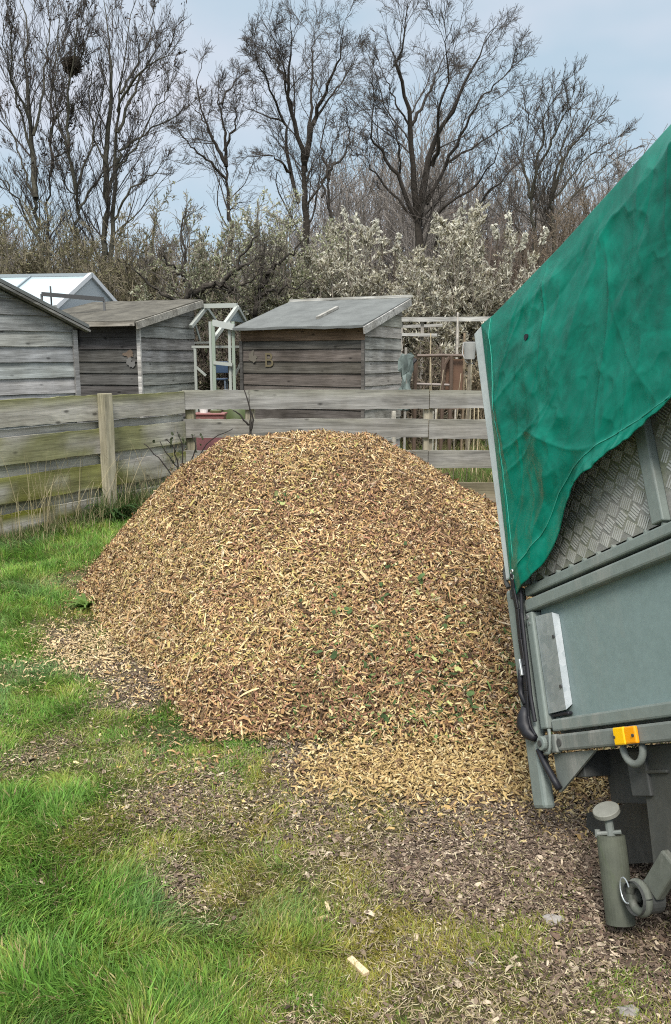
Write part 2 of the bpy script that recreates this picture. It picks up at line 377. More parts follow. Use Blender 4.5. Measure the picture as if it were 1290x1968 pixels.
# loose chips, bark and stones on the trampled ground
def ground_pts(n, x0, x1, y0, y1, rng=RNG):
    return rng.uniform(x0, x1, n), rng.uniform(y0, y1, n)
n = 560000
y = 1.35 * (5.2 / 1.35) ** RNG.random(n); x = RNG.uniform(-1, 1, n) * .55 * y + RNG.uniform(-.3, .3, n)
ye = RNG.uniform(.2, 5, 90000); xe = RNG.uniform(-2, 3.2, 90000); ke = (xe > .55 * ye + .3) | (ye < 1.35); x = np.concatenate([x, xe[ke]]); y = np.concatenate([y, ye[ke]]); n = len(x)
d = grass_map(x, y)[:, 0]; h = heap_h(x, y)
pn = fbm(x, y, 4, 3, 90)
k = (RNG.random(n) < np.clip(1.08 - d * 1.6, .10, 1) * np.clip(.3 + 1.6 * (pn - .25), .1, 1)) & (h < .03)
x, y, d = x[k], y[k], d[k]; n = len(x)
GP = np.array([(.165, .12, .09), (.245, .185, .135), (.10, .072, .054), (.06, .043, .032), (.46, .375, .275), (.165, .11, .08)])
cols = GP[RNG.choice(6, n, p=[.27, .23, .18, .12, .12, .08])] * RNG.uniform(.7, 1.25, (n, 1))
yk = RNG.random(n) < .95 * np.exp(-(((x - .5) / .5) ** 2 + ((y - 2.84) / .15) ** 2)) + .55 * np.exp(-(((x + 1.35) / .35) ** 2 + ((y - 4.2) / .3) ** 2)) + .10 * (y > 2.4)
cols[yk] = np.array([(.50, .36, .15), (.42, .28, .12), (.60, .47, .24)])[RNG.integers(0, 3, yk.sum())] * RNG.uniform(.7, 1.15, (yk.sum(), 1))
P = np.stack([x, y, ground_z(x, y) + RNG.uniform(.001, .012, n)], -1)
L = np.clip(RNG.lognormal(math.log(.0078), .55, n), .003, .034); Wd = L * RNG.uniform(.25, .6, n)
props(chip_mesh('bark_litter', P, np.tile([0, 0, 1.], (n, 1)), L, Wd, cols, None, tilt=.35, curl=.12), kind='stuff')
# extra dense fresh chips of the yellow spill
n = 9000
x = RNG.normal(.46, .38, n); y = RNG.normal(2.88, .125, n); k = (x > -.15) & (x < 1.6); x, y = x[k], y[k]; n = len(x)
c2 = np.array([(.46, .33, .145), (.38, .26, .115), (.58, .46, .25), (.18, .11, .06)])[RNG.choice(4, n, p=[.4, .25, .2, .15])] * RNG.uniform(.75, 1.15, (n, 1))
x2 = RNG.normal(-1.25, .32, 2600); y2 = RNG.normal(4.25, .28, 2600)
x = np.concatenate([x, x2]); y = np.concatenate([y, y2]); c2 = np.concatenate([c2, np.array([.56, .42, .24]) * RNG.uniform(.5, 1.25, (2600, 1))]); n = len(x)
P = np.stack([x, y, ground_z(x, y) + heap_h(x, y) + RNG.uniform(.002, .03, n)], -1)
props(chip_mesh('chip_spill', P, np.tile([0, 0, 1.], (n, 1)), RNG.uniform(.012, .04, n), RNG.uniform(.004, .010, n), c2, None), kind='stuff')

# dead straws and thatch lying in the thin grass
n = 70000
y = 1.35 * (6.4 / 1.35) ** RNG.random(n); x = RNG.uniform(-.56, .5, n) * y + RNG.uniform(-.3, .3, n)
d = grass_map(x, y)[:, 0]; k = (heap_h(x, y) < .02) & (RNG.random(n) < .10 + .8 * np.exp(-((d - .45) / .3) ** 2)); x, y = x[k], y[k]; n = len(x)
P = np.stack([x, y, ground_z(x, y) + RNG.uniform(.002, .014, n)], -1)
props(chip_mesh('straw_thatch', P, np.tile([0, 0, 1.], (n, 1)), np.clip(RNG.lognormal(math.log(.022), .45, n), .008, .07), RNG.uniform(.0014, .0032, n),
                np.array([(.40, .33, .19), (.28, .22, .13), (.16, .12, .08), (.50, .44, .28)])[RNG.choice(4, n, p=[.35, .3, .2, .15])] * RNG.uniform(.6, 1.2, (n, 1)), None, tilt=.3, curl=.12), kind='stuff')

# ------------------------------------------------------------------ grass
def blades(name, x, y, z, hgt, wid, col, lean=.5, rng=RNG, mt=None, dirv=None):
    n = len(x); a = rng.uniform(0, 2 * math.pi, n) if dirv is None else dirv
    D = np.stack([np.cos(a), np.sin(a), 0 * a], -1); b = a + math.pi / 2 + rng.normal(size=n) * .6
    S = np.stack([np.cos(b), np.sin(b), 0 * b], -1); ln = np.abs(rng.normal(size=n)) * lean + .12
    base = np.stack([x, y, z], -1); V = []
    for q, w in ((0, 1), (.4, .9), (.75, .6), (1, .08)):
        c = base + D * (hgt * ln * q ** 1.8)[:, None]; c[:, 2] += hgt * q * (1 - .28 * np.minimum(ln, 1.6) * q)
        V += [c - S * (wid * w / 2)[:, None], c + S * (wid * w / 2)[:, None]]
    V = np.stack(V, 1); b0 = (np.arange(n) * 8)[:, None]
    Fs = np.concatenate([b0 + np.array([2 * i, 2 * i + 1, 2 * i + 3, 2 * i + 2]) for i in range(3)], 0)
    tipf = np.array([.75, .75, .95, .95, 1.1, 1.1, 1.2, 1.2])
    C = col[:, None, :] * np.ones(8)[None, :, None] * 1.0
    return mesh(name, V.reshape(-1, 3), Fs, mt or M_GRASS, None, C.reshape(-1, 3))
nt_ = 80000
y = 1.3 * (8.2 / 1.3) ** RNG.random(nt_); x = RNG.uniform(-.56, .52, nt_) * y + RNG.uniform(-.3, .3, nt_)
ye = RNG.uniform(.2, 7.5, 45000); xe = RNG.uniform(-4.2, 2.2, 45000); ke = (xe < -.56 * ye - .3) | (ye < 1.3); x = np.concatenate([x, xe[ke]]); y = np.concatenate([y, ye[ke]]); nt_ = len(x)
gmv = grass_map(x, y); fence_x = -1.68 + (y - 8.86) * (1.25 / 1.98)
pn = fbm(x, y, 3.5, 3, 77); p2 = fbm(x, y, 9, 2, 78)
cl_ = np.clip((vnoise(x, y, 13, 81) * .6 + p2 * .6 - .28) * 2.4, .08, 1.35)
dd = np.clip(gmv[:, 0] * (.6 + 1.0 * pn) * (cl_ * (1 - gmv[:, 0] * .55) + gmv[:, 0] * .55), 0, 1)
k = (RNG.random(nt_) < dd) & (heap_h(x, y) < .035) & (x > fence_x + .05)
x, y, gmv, pn, p2 = x[k], y[k], gmv[k], pn[k], p2[k]
nb = 9; m_ = len(x)
rep = np.repeat(np.arange(m_), nb)
tx = x[rep] + RNG.normal(size=m_ * nb) * .022; ty = y[rep] + RNG.normal(size=m_ * nb) * .022
hg = np.maximum(gmv[rep, 1] * .78, .022) * RNG.uniform(.45, 1.25, m_ * nb) * np.clip(.25 + 1.5 * pn[rep], .4, 1.6); hu = np.clip(gmv[rep, 2] + (p2[rep] - .5) * .9 + RNG.normal(size=m_ * nb) * .16, 0, 1)[:, None]
lush = np.array([.155, .33, .052]); blu = np.array([.19, .32, .13]); yl = np.array([.34, .29, .06]); st = np.array([.42, .36, .17])
c = lush * (1 - hu) + yl * hu; bm = np.clip((fbm(tx, ty, 2.2, 2, 99) - .5) * 5, 0, 1)[:, None] * (1 - hu)
c = c * (1 - .7 * bm) + blu * .7 * bm
c = np.where(RNG.random((m_ * nb, 1)) < .06 + .12 * hu, st, c) * RNG.uniform(.5, 1.35, (m_ * nb, 1)) * (.65 + .6 * p2[rep][:, None])
wd = np.clip(.0018 + .026 * hg, .0018, .0050) * np.clip(RNG.lognormal(0, .38, m_ * nb), .5, 2.2)
clump_dir = vnoise(tx, ty, 5, 123) * 9 + RNG.normal(size=m_ * nb) * .9
props(blades('grass', tx, ty, ground_z(tx, ty) - .004, hg, wd, c, .75, dirv=clump_dir), kind='stuff')
# rough grass beyond the back fence
n = 26000
y = RNG.uniform(9.05, 15, n); x = RNG.uniform(-.5, .5, n) * y
s_ = fbm(x, y, 1.2, 3, 44)[:, None] + RNG.normal(size=(n, 1)) * .1
c = np.where(s_ > .5, [[.36, .29, .15]], [[.12, .19, .04]]) * RNG.uniform(.5, 1.3, (n, 1))
props(blades('rough_grass', x, y, ground_z(x, y), RNG.uniform(.06, .35, n), np.full(n, .008), c, .5), kind='stuff')
# grass and dead stalks growing up against the left fence
fd = nrm(np.array([1.25, 1.98])); fn = np.array([fd[1], -fd[0]])
n = 6500; t = RNG.uniform(-4.5, -.1, n); off = np.abs(RNG.normal(size=n)) * .16 + .04
x = -1.68 + fd[0] * t + fn[0] * off; y = 8.86 + fd[1] * t + fn[1] * off; k = heap_h(x, y) < .25; x, y, t = x[k], y[k], t[k]; n = len(x)
c = np.where(RNG.random((n, 1)) < .35, [[.34, .29, .16]], [[.085, .15, .035]]) * RNG.uniform(.45, 1.2, (n, 1))
props(blades('fence_grass', x, y, ground_z(x, y) + heap_h(x, y) * .8, RNG.uniform(.3, 1.1, n) * np.interp(t, [-2.6, -1.7, -1.2, -.2], [.10, .17, .40, .38]), np.full(n, .005), c, .5), kind='stuff')
n = 150; t = RNG.uniform(-2.4, -.15, n); off = RNG.uniform(.05, .22, n)
x = -1.68 + fd[0] * t + fn[0] * off; y = 8.86 + fd[1] * t + fn[1] * off
c = np.tile([.42, .36, .22], (n, 1)) * RNG.uniform(.6, 1.2, (n, 1))
props(blades('dry_stalks', x, y, ground_z(x, y), RNG.uniform(.4, .95, n), np.full(n, .006), c, .28), kind='stuff')

# ------------------------------------------------------------------ fences
GREEN = np.array([.185, .19, .035])
def board(mb, x0, x1, y0, y1, z0, z1, tint, rng, nx=14, algae=(0, 0, 0), wav=.0028):
    tint = np.array(tint) * .86
    """a plank along x with slightly uneven edges; algae = strength at bottom, middle, top"""
    xs = np.linspace(x0, x1, nx); hz_ = [0, .12, .5, .88, 1]
    wt = rng.normal(size=nx) * wav; wb = rng.normal(size=nx) * wav; wy = np.cumsum(rng.normal(size=nx)) * .0015
    V = []; Cc = []
    for i, xx in enumerate(xs):
        for yy in (y0, y1):
            for q in hz_:
                z = z0 + wb[i] + (z1 + wt[i] - z0 - wb[i]) * q
                V.append((xx, yy + wy[i], z))
                a = np.interp(q, [0, .5, 1], algae) * np.clip(2.8 * vnoise(xx * 3.1 + z0 * 7, q * 2 + z0 * 31, 1, 4) - .3, 0, 1)
                Cc.append(np.array(tint) * (1 - a) + GREEN * a * (.7 + .3 * vnoise(xx * 9, q * 5, 1, 6)))
    H_ = len(hz_); Fs = []
    for i in range(nx - 1):
        for s_ in (0, 1):
            for j in range(H_ - 1):
                a = i * 2 * H_ + s_ * H_ + j; b = a + 2 * H_
                Fs.append((a, b, b + 1, a + 1) if s_ == 0 else (a + 1, b + 1, b, a))
        a = i * 2 * H_; b = a + 2 * H_
        Fs.append((a, a + H_, b + H_, b)); Fs.append((a + H_ - 1, b + H_ - 1, b + 2 * H_ - 1, a + 2 * H_ - 1))
    for i, fl in ((0, 0), (nx - 1, 1)):
        a = i * 2 * H_
        for j in range(H_ - 1):
            q = (a + j, a + j + 1, a + H_ + j + 1, a + H_ + j); Fs.append(q if not fl else q[::-1])
    mb.add(V, Fs, Cc)
FR = np.random.default_rng(21)
# left fence: local x runs from the corner towards the viewer's left, front faces the heap
lf_rot = math.atan2(fd[1], fd[0])
lf = thing('board_fence', 'mossy hit and miss board fence running down the left of the chip heap', 'fence', (-1.68, 8.86, 0), lf_rot)
for (z0, z1, al) in ((.96, 1.19, (.15, .05, .8)), (.645, .875, (.7, .7, .8)), (.305, .53, (.95, .85, .9)), (-.02, .205, (1, 1, 1))):
    for (a, b) in ((-2.55, -1.165), (-1.165, .0), (-4.6, -2.55)):
        mb = MB(); board(mb, a + .003, b - .003, -.045, -.008, z0 + FR.normal() * .006, z1 + FR.normal() * .006, np.array([.50, .475, .43]) * FR.uniform(.9, 1.1), FR, 18, al)
        mb.build('board', M_FENCE, lf)
for (z0, z1, al) in ((.79, .945, (.1, .1, .1)), (.47, .635, (.2, .2, .3)), (.13, .295, (.5, .4, .4))):
    mb = MB(); board(mb, -4.6, .02, -.004, .024, z0, z1, np.array([.56, .55, .52]), FR, 24, al); mb.build('back_board', M_FENCE, lf)
def post(x, y0, y1, h, w=.1, tint=(.40, .36, .29), al=.25):
    mb = MB(); hs = np.linspace(-.3, h, 9); V = []; Cc = []
    for z in hs:
        for dx, yy in ((-w / 2, y0), (w / 2, y0), (w / 2, y1), (-w / 2, y1)):
            V.append((x + dx + FR.normal() * .002, yy + FR.normal() * .002, z)); a = al * FR.uniform(.4, 1.3) * (1.2 if z > h - .2 else .8)
            Cc.append(np.array(tint) * (1 - a) + GREEN * a)
    Fs = [(k * 4 + i, k * 4 + (i + 1) % 4, k * 4 + 4 + (i + 1) % 4, k * 4 + 4 + i) for k in range(8) for i in range(4)] + [(3, 2, 1, 0), (32, 33, 34, 35)]
    mb.add(V, Fs, Cc); return mb
post(-1.165, -.150, -.047, 1.215, .105).build('post', M_POST, lf, bevel=.006)
post(-2.55, .03, .10, 1.16, .1).build('post', M_POST, lf, bevel=.006)
post(-.07, .03, .10, 1.17, .1).build('post', M_POST, lf, bevel=.006)
post(-4.5, .03, .10, 1.16, .1).build('post', M_POST, lf, bevel=.006)
bf = thing('board_fence', 'plain grey board fence across the back behind the chip heap', 'fence', (-1.68, 8.86, 0), 0)
for j, (z0, z1, al, t_) in enumerate(((1.01, 1.205, (0, 0, .25), (.36, .35, .33)), (.69, .89, (0, 0, .15), (.37, .355, .33)), (.35, .545, (.1, 0, .1), (.34, .325, .30)), (-.03, .19, (.5, .3, .2), (.33, .28, .22)))):
    for (a, b) in ((.01, .74), (.742, 2.7), (2.702, 5.6)):
        mb = MB(); board(mb, a + .003, b - .003, -.02, .018, z0 + FR.normal() * .005, z1 + FR.normal() * .005, np.array(t_) * FR.uniform(.93, 1.07), FR, 18, al)
        mb.build('board', M_FENCE, bf)
for px_ in (.08, .74, 2.7, 5.5): post(px_, .024, .124, 1.17, .1, al=.5 if px_ < .1 else .1).build('post', M_POST, bf, bevel=.005)

# ------------------------------------------------------------------ sheds
def shiplap(x0, x1, z0, top, bh, rng, tint, yoff=0., dark=None, step=.022):
    """overlapping boards facing -y; top is a function of x giving the wall's upper edge"""
    mb = MB(); z = z0; i = 0
    while True:
        hi = max(top(x0), top(x1))
        if z >= hi - .01: break
        n_ = 9; xs = np.linspace(x0, x1, n_); t = np.array(tint) * rng.uniform(.82, 1.15) * (rng.uniform(.97, 1.03, 3))
        if dark: t = t * dark(i, z)
        sag = np.cumsum(rng.normal(size=n_)) * .002; gap = rng.uniform(.0, .006)
        pv = []
        for k_, xx in enumerate(xs):
            zt = min(z + bh + .012, top(xx)); zb = min(z + gap + sag[k_], top(xx) - .002)
            pv += [(xx, yoff - step, zb), (xx, yoff - .003, zt), (xx, yoff + .012, zb), (xx, yoff + .012, zt)]
        Fs = []
        for k_ in range(n_ - 1):
            a = k_ * 4; b = a + 4
            Fs += [(a, b, b + 1, a + 1), (a + 2, b + 2, b, a), (a + 1, b + 1, b + 3, a + 3), (a + 2, a + 3, b + 3, b + 2)]
        mb.add(pv, Fs, t); z += bh; i += 1
    return mb
def wall_obj(mb, name, parent, M):
    o = mb.build(name, M_SHED, parent); o.matrix_parent_inverse.identity(); o.matrix_local = M; return o
def local(ox, oy, ang): return Matrix.Translation((ox, oy, 0)) @ Matrix.Rotation(ang, 4, 'Z')

def pent_shed(label, P, xdir, w, d, zf, zb, bh, seed, ft, stf, sts, roofmat, over=(.2, .16, .1, .1), dark=None):
    """origin at the front left corner; x along the front, y to the back; roof rises to the back"""
    rng = np.random.default_rng(seed)
    rz = math.atan2(xdir[1], xdir[0]); s = thing('garden_shed', label, 'shed', (P[0], P[1], 0), rz)
    wall_obj(shiplap(0, w, .12, lambda x: zf, bh, rng, ft, dark=dark), 'front_wall', s, Matrix())
    sl = (zb - zf) / d
    wall_obj(shiplap(.0, d, .12, lambda x: zf + sl * x, bh, rng, stf), 'side_wall', s, local(w, 0, math.pi / 2))
    wall_obj(shiplap(.0, d, .12, lambda x: zb - sl * x, bh, rng, stf), 'side_wall', s, local(0, d, -math.pi / 2))
    wall_obj(shiplap(0, w, .12, lambda x: zb, bh, rng, ft), 'back_wall', s, local(w, d, math.pi))
    f0, f1, l, r = over; rm = MB(); th = .035
    n_ = 12; xs = np.linspace(-l, w + r, n_); ys = [-f0, d * .25, d * .5, d * .75, d + f1]; V = []; Cc = []
    for q, dz in ((0, 0), (1, th)):
        for yy in ys:
            for xx in xs:
                V.append((xx, yy, zf + sl * yy + .03 + dz + rng.normal() * .004 - (.005 * math.sin(xx * 5) if yy == -f0 else 0))); Cc.append(np.ones(3) * rng.uniform(.9, 1.1))
    nx_, ny_ = n_, len(ys); A = lambda q, j, i: q * nx_ * ny_ + j * nx_ + i; Fs = []
    for j in range(ny_ - 1):
        for i in range(nx_ - 1):
            Fs += [(A(1, j, i), A(1, j, i + 1), A(1, j + 1, i + 1), A(1, j + 1, i)), (A(0, j + 1, i), A(0, j + 1, i + 1), A(0, j, i + 1), A(0, j, i))]
    for i in range(nx_ - 1): Fs += [(A(0, 0, i), A(0, 0, i + 1), A(1, 0, i + 1), A(1, 0, i)), (A(1, ny_ - 1, i), A(1, ny_ - 1, i + 1), A(0, ny_ - 1, i + 1), A(0, ny_ - 1, i))]
    for j in range(ny_ - 1): Fs += [(A(0, j, 0), A(1, j, 0), A(1, j + 1, 0), A(0, j + 1, 0)), (A(0, j + 1, nx_ - 1), A(1, j + 1, nx_ - 1), A(1, j, nx_ - 1), A(0, j, nx_ - 1))]
    rm.add(V, Fs, Cc); roof = rm.build('roof', roofmat, s)
    return s, roof, zf, sl
def bargeboard(parent, x, d, zf, sl, f0, f1, tint, wh=.10, th=.022, dz=-.035):
    mb = MB(); mb.bar((x, -f0, zf + sl * -f0 + dz), (x, d + f1, zf + sl * (d + f1) + dz), th, wh, tint)
    return mb.build('bargeboard', M_SHED, parent)

# far middle shed with the felt roof
Rs = (.40, 11.6); xd = nrm(np.array([.886, -.463])); w3 = 2.05; P3 = np.array(Rs) - xd * w3
def dk3(i, z): return 1.0
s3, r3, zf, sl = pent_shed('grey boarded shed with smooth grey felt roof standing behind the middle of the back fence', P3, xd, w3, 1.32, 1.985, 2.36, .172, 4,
                           (.128, .114, .10), (.38, .365, .335), 0, M_FELT, over=(.2, .16, .04, .08))  # front tinted far darker than the sides, its shade put into the colour
bargeboard(s3, w3 + .095, 1.32, zf + .03, sl, .2, .16, (.40, .39, .37))
mb = MB(); mb.bar((-.04, 1.5, zf + sl * 1.48 + .085), (w3 + .10, 1.5, zf + sl * 1.48 + .085), .05, .04, (.55, .54, .5)); mb.build('ridge_batten', M_SHED, s3)
mb = MB(); mb.bar((1.18, .22, zf + sl * .22 + .085), (1.18, .86, zf + sl * .86 + .085), .05, .035, (.42, .41, .38)); mb.build('roof_batten', M_SHED, s3)
mb = MB(); mb.box(-.012, w3 + .012, -.03, .004, 1.80, 1.965, (.23, .155, .105)); mb.build('fascia', M_SHED, s3)
mb = MB(); mb.box(w3 - .02, w3 + .026, -.045, -.012, .1, 1.80, (.13, .12, .11)); mb.build('corner_trim', M_SHED, s3)
mb = MB(); mb.box(-.03, .02, -.045, -.012, .1, 1.80, (.10, .095, .09)); mb.build('corner_trim', M_SHED, s3)
# hand painted B and the faded figure beside it
tcv = bpy.data.curves.new('letter', 'FONT'); tcv.body = 'B'; tcv.size = .30; tcv.extrude = .002; tcv.bold_factor if False else None
to = bpy.data.objects.new('letter', tcv); COL.objects.link(to)
dg = bpy.context.evaluated_depsgraph_get(); lm = bpy.data.meshes.new_from_object(to.evaluated_get(dg)); bpy.data.objects.remove(to)
M_OCHRE = mat('faded_ochre_paint', (.15, .125, .075), .9); lm.materials.clear(); lm.materials.append(M_OCHRE)
lo_ = bpy.data.objects.new('painted_letter', lm); COL.objects.link(lo_); lo_.parent = s3; lo_.location = (.40, -.027, 1.42); lo_.rotation_euler = (math.pi / 2, 0, 0)
def blotch(name, m, parent, c, r, seed, n=18, sx=1.):
    rg = np.random.default_rng(seed); rr = r * (1 + .45 * rg.normal(size=n) * .6); mb = MB()
    mb.prism([(c[0] + sx * rr[i] * math.cos(i * 2 * math.pi / n), c[2] + rr[i] * math.sin(i * 2 * math.pi / n)) for i in range(n)], 1, c[1], c[1] - .002)
    return mb.build(name, m, parent)
blotch('paint_patch', mat('faded_tan_paint', (.15, .135, .11), .95), s3, (.20, -.026, 1.56), .075, 2)

# second shed, dark front boards with the shade of the eaves in their colour
Rs = (-2.80, 11.8); xd = nrm(np.array([.935, -.354])); w2 = 1.9; P2 = np.array(Rs) - xd * w2
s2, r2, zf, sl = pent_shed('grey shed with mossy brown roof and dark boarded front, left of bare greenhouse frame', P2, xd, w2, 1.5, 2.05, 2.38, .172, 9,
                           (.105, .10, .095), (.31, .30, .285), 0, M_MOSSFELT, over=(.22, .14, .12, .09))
bargeboard(s2, w2 + .105, 1.5, zf + .03, sl, .22, .14, (.33, .31, .27))
mb = MB(); mb.bar((.45, -.235, zf - .03), (w2 + .08, -.235, zf - .03), .022, .06, (.40, .37, .32)); mb.build('eaves_batten', M_SHED, s2)
mb = MB(); mb.box(w2 - .028, w2 + .03, -.045, -.014, .1, 2.02, (.55, .53, .50)); mb.build('corner_trim', M_SHED, s2)
mb = MB(); mb.box(.72, .86, -.06, -.03, 1.72, 2.0, (.10, .1, .1)); mb.build('bracket', M_SHED, s2)
blotch('paint_patch', mat('faded_rust_paint', (.165, .125, .095), .95), s2, (w2 - .17, -.028, 1.60), .055, 5, sx=1.6)
blotch('paint_patch', mat('faded_white_paint', (.175, .17, .162), .95), s2, (w2 - .16, -.029, 1.48), .06, 6)

# nearest shed on the left, gable towards us
xd = nrm(np.array([.625, .78])); Rs = np.array([-3.05, 9.6]); w1 = 2.2; P1 = Rs - xd * w1
s1 = thing('garden_shed', 'nearest pale grey boarded shed with sloping gable edge, at the far left', 'shed', (P1[0], P1[1], 0), math.atan2(xd[1], xd[0]))
rng = np.random.default_rng(5)
ga = lambda x: 1.90 + .42 * (w1 / 2 - abs(x - w1 / 2))
def gable():
    mb = MB()
    for a, b in ((0, w1 / 2), (w1 / 2, w1)):
        r_ = np.random.default_rng(5); q = shiplap(a, b, .12, ga, .172, r_, (.36, .362, .35)); mb.add(q.v, q.f, q.c)
    return mb
wall_obj(gable(), 'gable_wall', s1, Matrix())
wall_obj(shiplap(0, 1.9, .12, lambda x: 1.9, .172, rng, (.26, .26, .25)), 'side_wall', s1, local(w1, 0, math.pi / 2))
wall_obj(shiplap(0, 1.9, .12, lambda x: 1.9, .172, rng, (.26, .26, .25)), 'side_wall', s1, local(0, 1.9, -math.pi / 2))
mb = MB(); q = .42
for sgn in (-1, 1):
    x1_ = w1 / 2 + sgn * (w1 / 2 + .14); zr = 1.90 + q * w1 / 2 + .05; ze = zr - q * (w1 / 2 + .14)
    pts = [(w1 / 2, zr), (x1_, ze), (x1_, ze + .04), (w1 / 2, zr + .04)]
    mb.prism(pts if sgn < 0 else pts[::-1], 1, -.12, 2.0)
mb.build('roof', M_FELT, s1)
for sgn in (-1, 1):
    mb = MB(); mb.bar((w1 / 2 + sgn * .01, -.10, zr - .035), (x1_ if sgn > 0 else w1 - x1_, -.10, ze - .035), .024, .09, (.24, .235, .22), up=(0, 1, 0)); mb.build('bargeboard', M_SHED, s1)
mb = MB(); mb.box(w1 - .03, w1 + .026, -.046, -.014, .1, 1.87, (.27, .265, .26)); mb.build('corner_trim', M_SHED, s1)

# ------------------------------------------------------------------ greenhouses and allotment clutter
M_ALU = vcol_mat('weathered_aluminium', .5, .5); M_POLY = mat('cloudy_glazing', (.36, .44, .47), .12, 0, .7)
G1 = thing('greenhouse', 'glazed greenhouse with cloudy white roof panes behind the two left sheds', 'greenhouse', (-4.2, 14.3, 0), 0)
rd = nrm(np.array([-1, .15, 0])); gd = nrm(np.array([-.3, -1., 0])); Lg = 3.2; apex = np.array([0, 0, 2.93]); hwid = 1.05; ez = 2.33
def gq(name, pts, m=M_POLY, par=G1):
    mb = MB(); c = [np.array(p) for p in pts]; nn = nrm(np.cross(c[1] - c[0], c[2] - c[0])) * .005
    k = len(c); mb.add([p for p in c] + [p + nn for p in c], [tuple(range(k)), tuple(range(2 * k - 1, k - 1, -1))] + [(i, (i + 1) % k, (i + 1) % k + k, i + k) for i in range(k)])
    return mb.build(name, m, par)
eF = lambda t: apex + rd * t + gd * hwid + np.array([0, 0, ez - apex[2]]); eB = lambda t: apex + rd * t - gd * hwid + np.array([0, 0, ez - apex[2]])
ap = lambda t: apex + rd * t
gl = lambda p: np.array([p[0], p[1], 0.])
cuts = np.linspace(0, Lg, 4)
for a, b in zip(cuts[:-1], cuts[1:]):
    gq('roof_pane', [eF(a), ap(a), ap(b), eF(b)]); gq('roof_pane', [eB(b), ap(b), ap(a), eB(a)])
    gq('side_pane', [gl(eF(a)), eF(a), eF(b), gl(eF(b))])
gq('gable_pane', [gl(eF(0)), gl(eB(0)), eB(0), ap(0), eF(0)], mat('grey_gable_glazing', (.42, .46, .48), .25, 0, .5))
for a, b in ((ap(0), eF(0)), (ap(0), eB(0))):
    mb = MB(); mb.bar(a + [.02, 0, .02], b + [.02, 0, .02], .06, .07, (.62, .64, .66)); mb.build('rafter', M_ALU, G1)
for t in cuts[1:-1]:
    mb = MB(); mb.bar(ap(t) + [0, 0, .015], eF(t) + [0, -.0, .015], .035, .03, (.2, .24, .26)); mb.build('rafter', M_ALU, G1)
mb = MB(); mb.bar(ap(-.05) + [0, 0, .02], ap(Lg) + [0, 0, .02], .06, .05, (.30, .34, .36)); mb.build('ridge_bar', M_ALU, G1)

G2 = thing('bare_greenhouse', 'bare pale aluminium greenhouse frame with no glass, left of the felt roofed shed', 'greenhouse', (0, 0, 0))
AL = (.38, .40, .365); ALG = (.28, .33, .265)
def g2(name, pts, w=.045, c=AL, w2_=None):
    mb = MB()
    for a, b in zip(pts[:-1], pts[1:]): mb.bar(dp(*a), dp(*b), w, w2_ or w, c)
    return mb.build(name, M_ALU, G2)
g2('ridge_bar', [(366, 589, 13.4), (456, 587, 13.2)], .07)
for q in ([(396, 591, 13.4), (367, 628, 12.9)], [(396, 591, 13.4), (413, 615, 14.0)], [(456, 590, 13.2), (409, 655, 12.6)], [(456, 590, 13.2), (471, 617, 13.8)]): g2('rafter', q, .055)
g2('eaves_bar', [(369, 666.5, 12.9), (474, 666.5, 12.75)], .035); g2('eaves_bar', [(369, 659, 13.9), (408, 658, 13.8)], .035)
for x_, c_, w_ in ((403.5, AL, .035), (409.5, ALG, .05), (440.5, AL, .04), (448, ALG, .045)):
    p0 = dp(x_, 618, 12.5); mb = MB(); mb.bar((p0[0], p0[1], 0), p0, w_, w_, c_); mb.build('door_post', M_ALU, G2)
g2('door_header', [(409, 620, 12.5), (450, 629, 12.42)], .05, (.44, .46, .43), .09)
g2('door_rail', [(411, 697, 12.48), (447, 701, 12.44)], .04, AL, .05)
for q in ((473.5, 665, 12.75), (375, 668, 12.9), (470, 618, 13.8)):
    p0 = dp(*q); mb = MB(); mb.bar((p0[0], p0[1], 0), p0, .04, .04, AL); mb.build('corner_post', M_ALU, G2)
g2('brace', [(472, 676, 12.75), (452, 722, 12.7)], .03); g2('brace', [(376, 704, 12.9), (396, 722, 12.9)], .035); g2('brace', [(369, 602, 13.2), (385, 655, 13.3)], .025)
mb = MB(); a, b, c = dp(455, 594, 13.23), dp(439, 616, 12.95), dp(469, 620, 13.75); mb.add([a, b, c, a + [0, .01, 0], b + [0, .01, 0], c + [0, .01, 0]], [(0, 1, 2), (5, 4, 3), (0, 3, 4, 1), (1, 4, 5, 2), (2, 5, 3, 0)]); mb.build('gable_pane', M_POLY, G2)

def simple(name, label, cat, mb, m, **k): return props(mb.build(name, m, None, **{a: b for a, b in k.items() if a in ('bevel', 'smooth')}), label, cat, k.get('group'))
# blue folding chair seen through the doorway of the frame
p0 = dp(422, 715, 13.4); ch = thing('garden_chair', 'blue garden chair seen through the doorway of the bare greenhouse frame', 'chair', (p0[0], p0[1], 0)); BL = (.045, .08, .14); zc = p0[2]
mb = MB(); mb.box(-.13, .12, .16, .185, zc - .02, zc + .17, BL); mb.build('backrest', M_PAINT, ch, bevel=.01)
mb = MB(); mb.box(-.13, .12, -.12, .16, zc - .13, zc - .10, BL); mb.build('seat', M_PAINT, ch, bevel=.008)
for a in (-.11, .10):
    for b_ in (-.1, .15):
        mb = MB(); mb.bar((a, b_, 0), (a, b_, zc - .1), .022, .022, (.22, .28, .36)); mb.build('leg', M_ALU, ch)
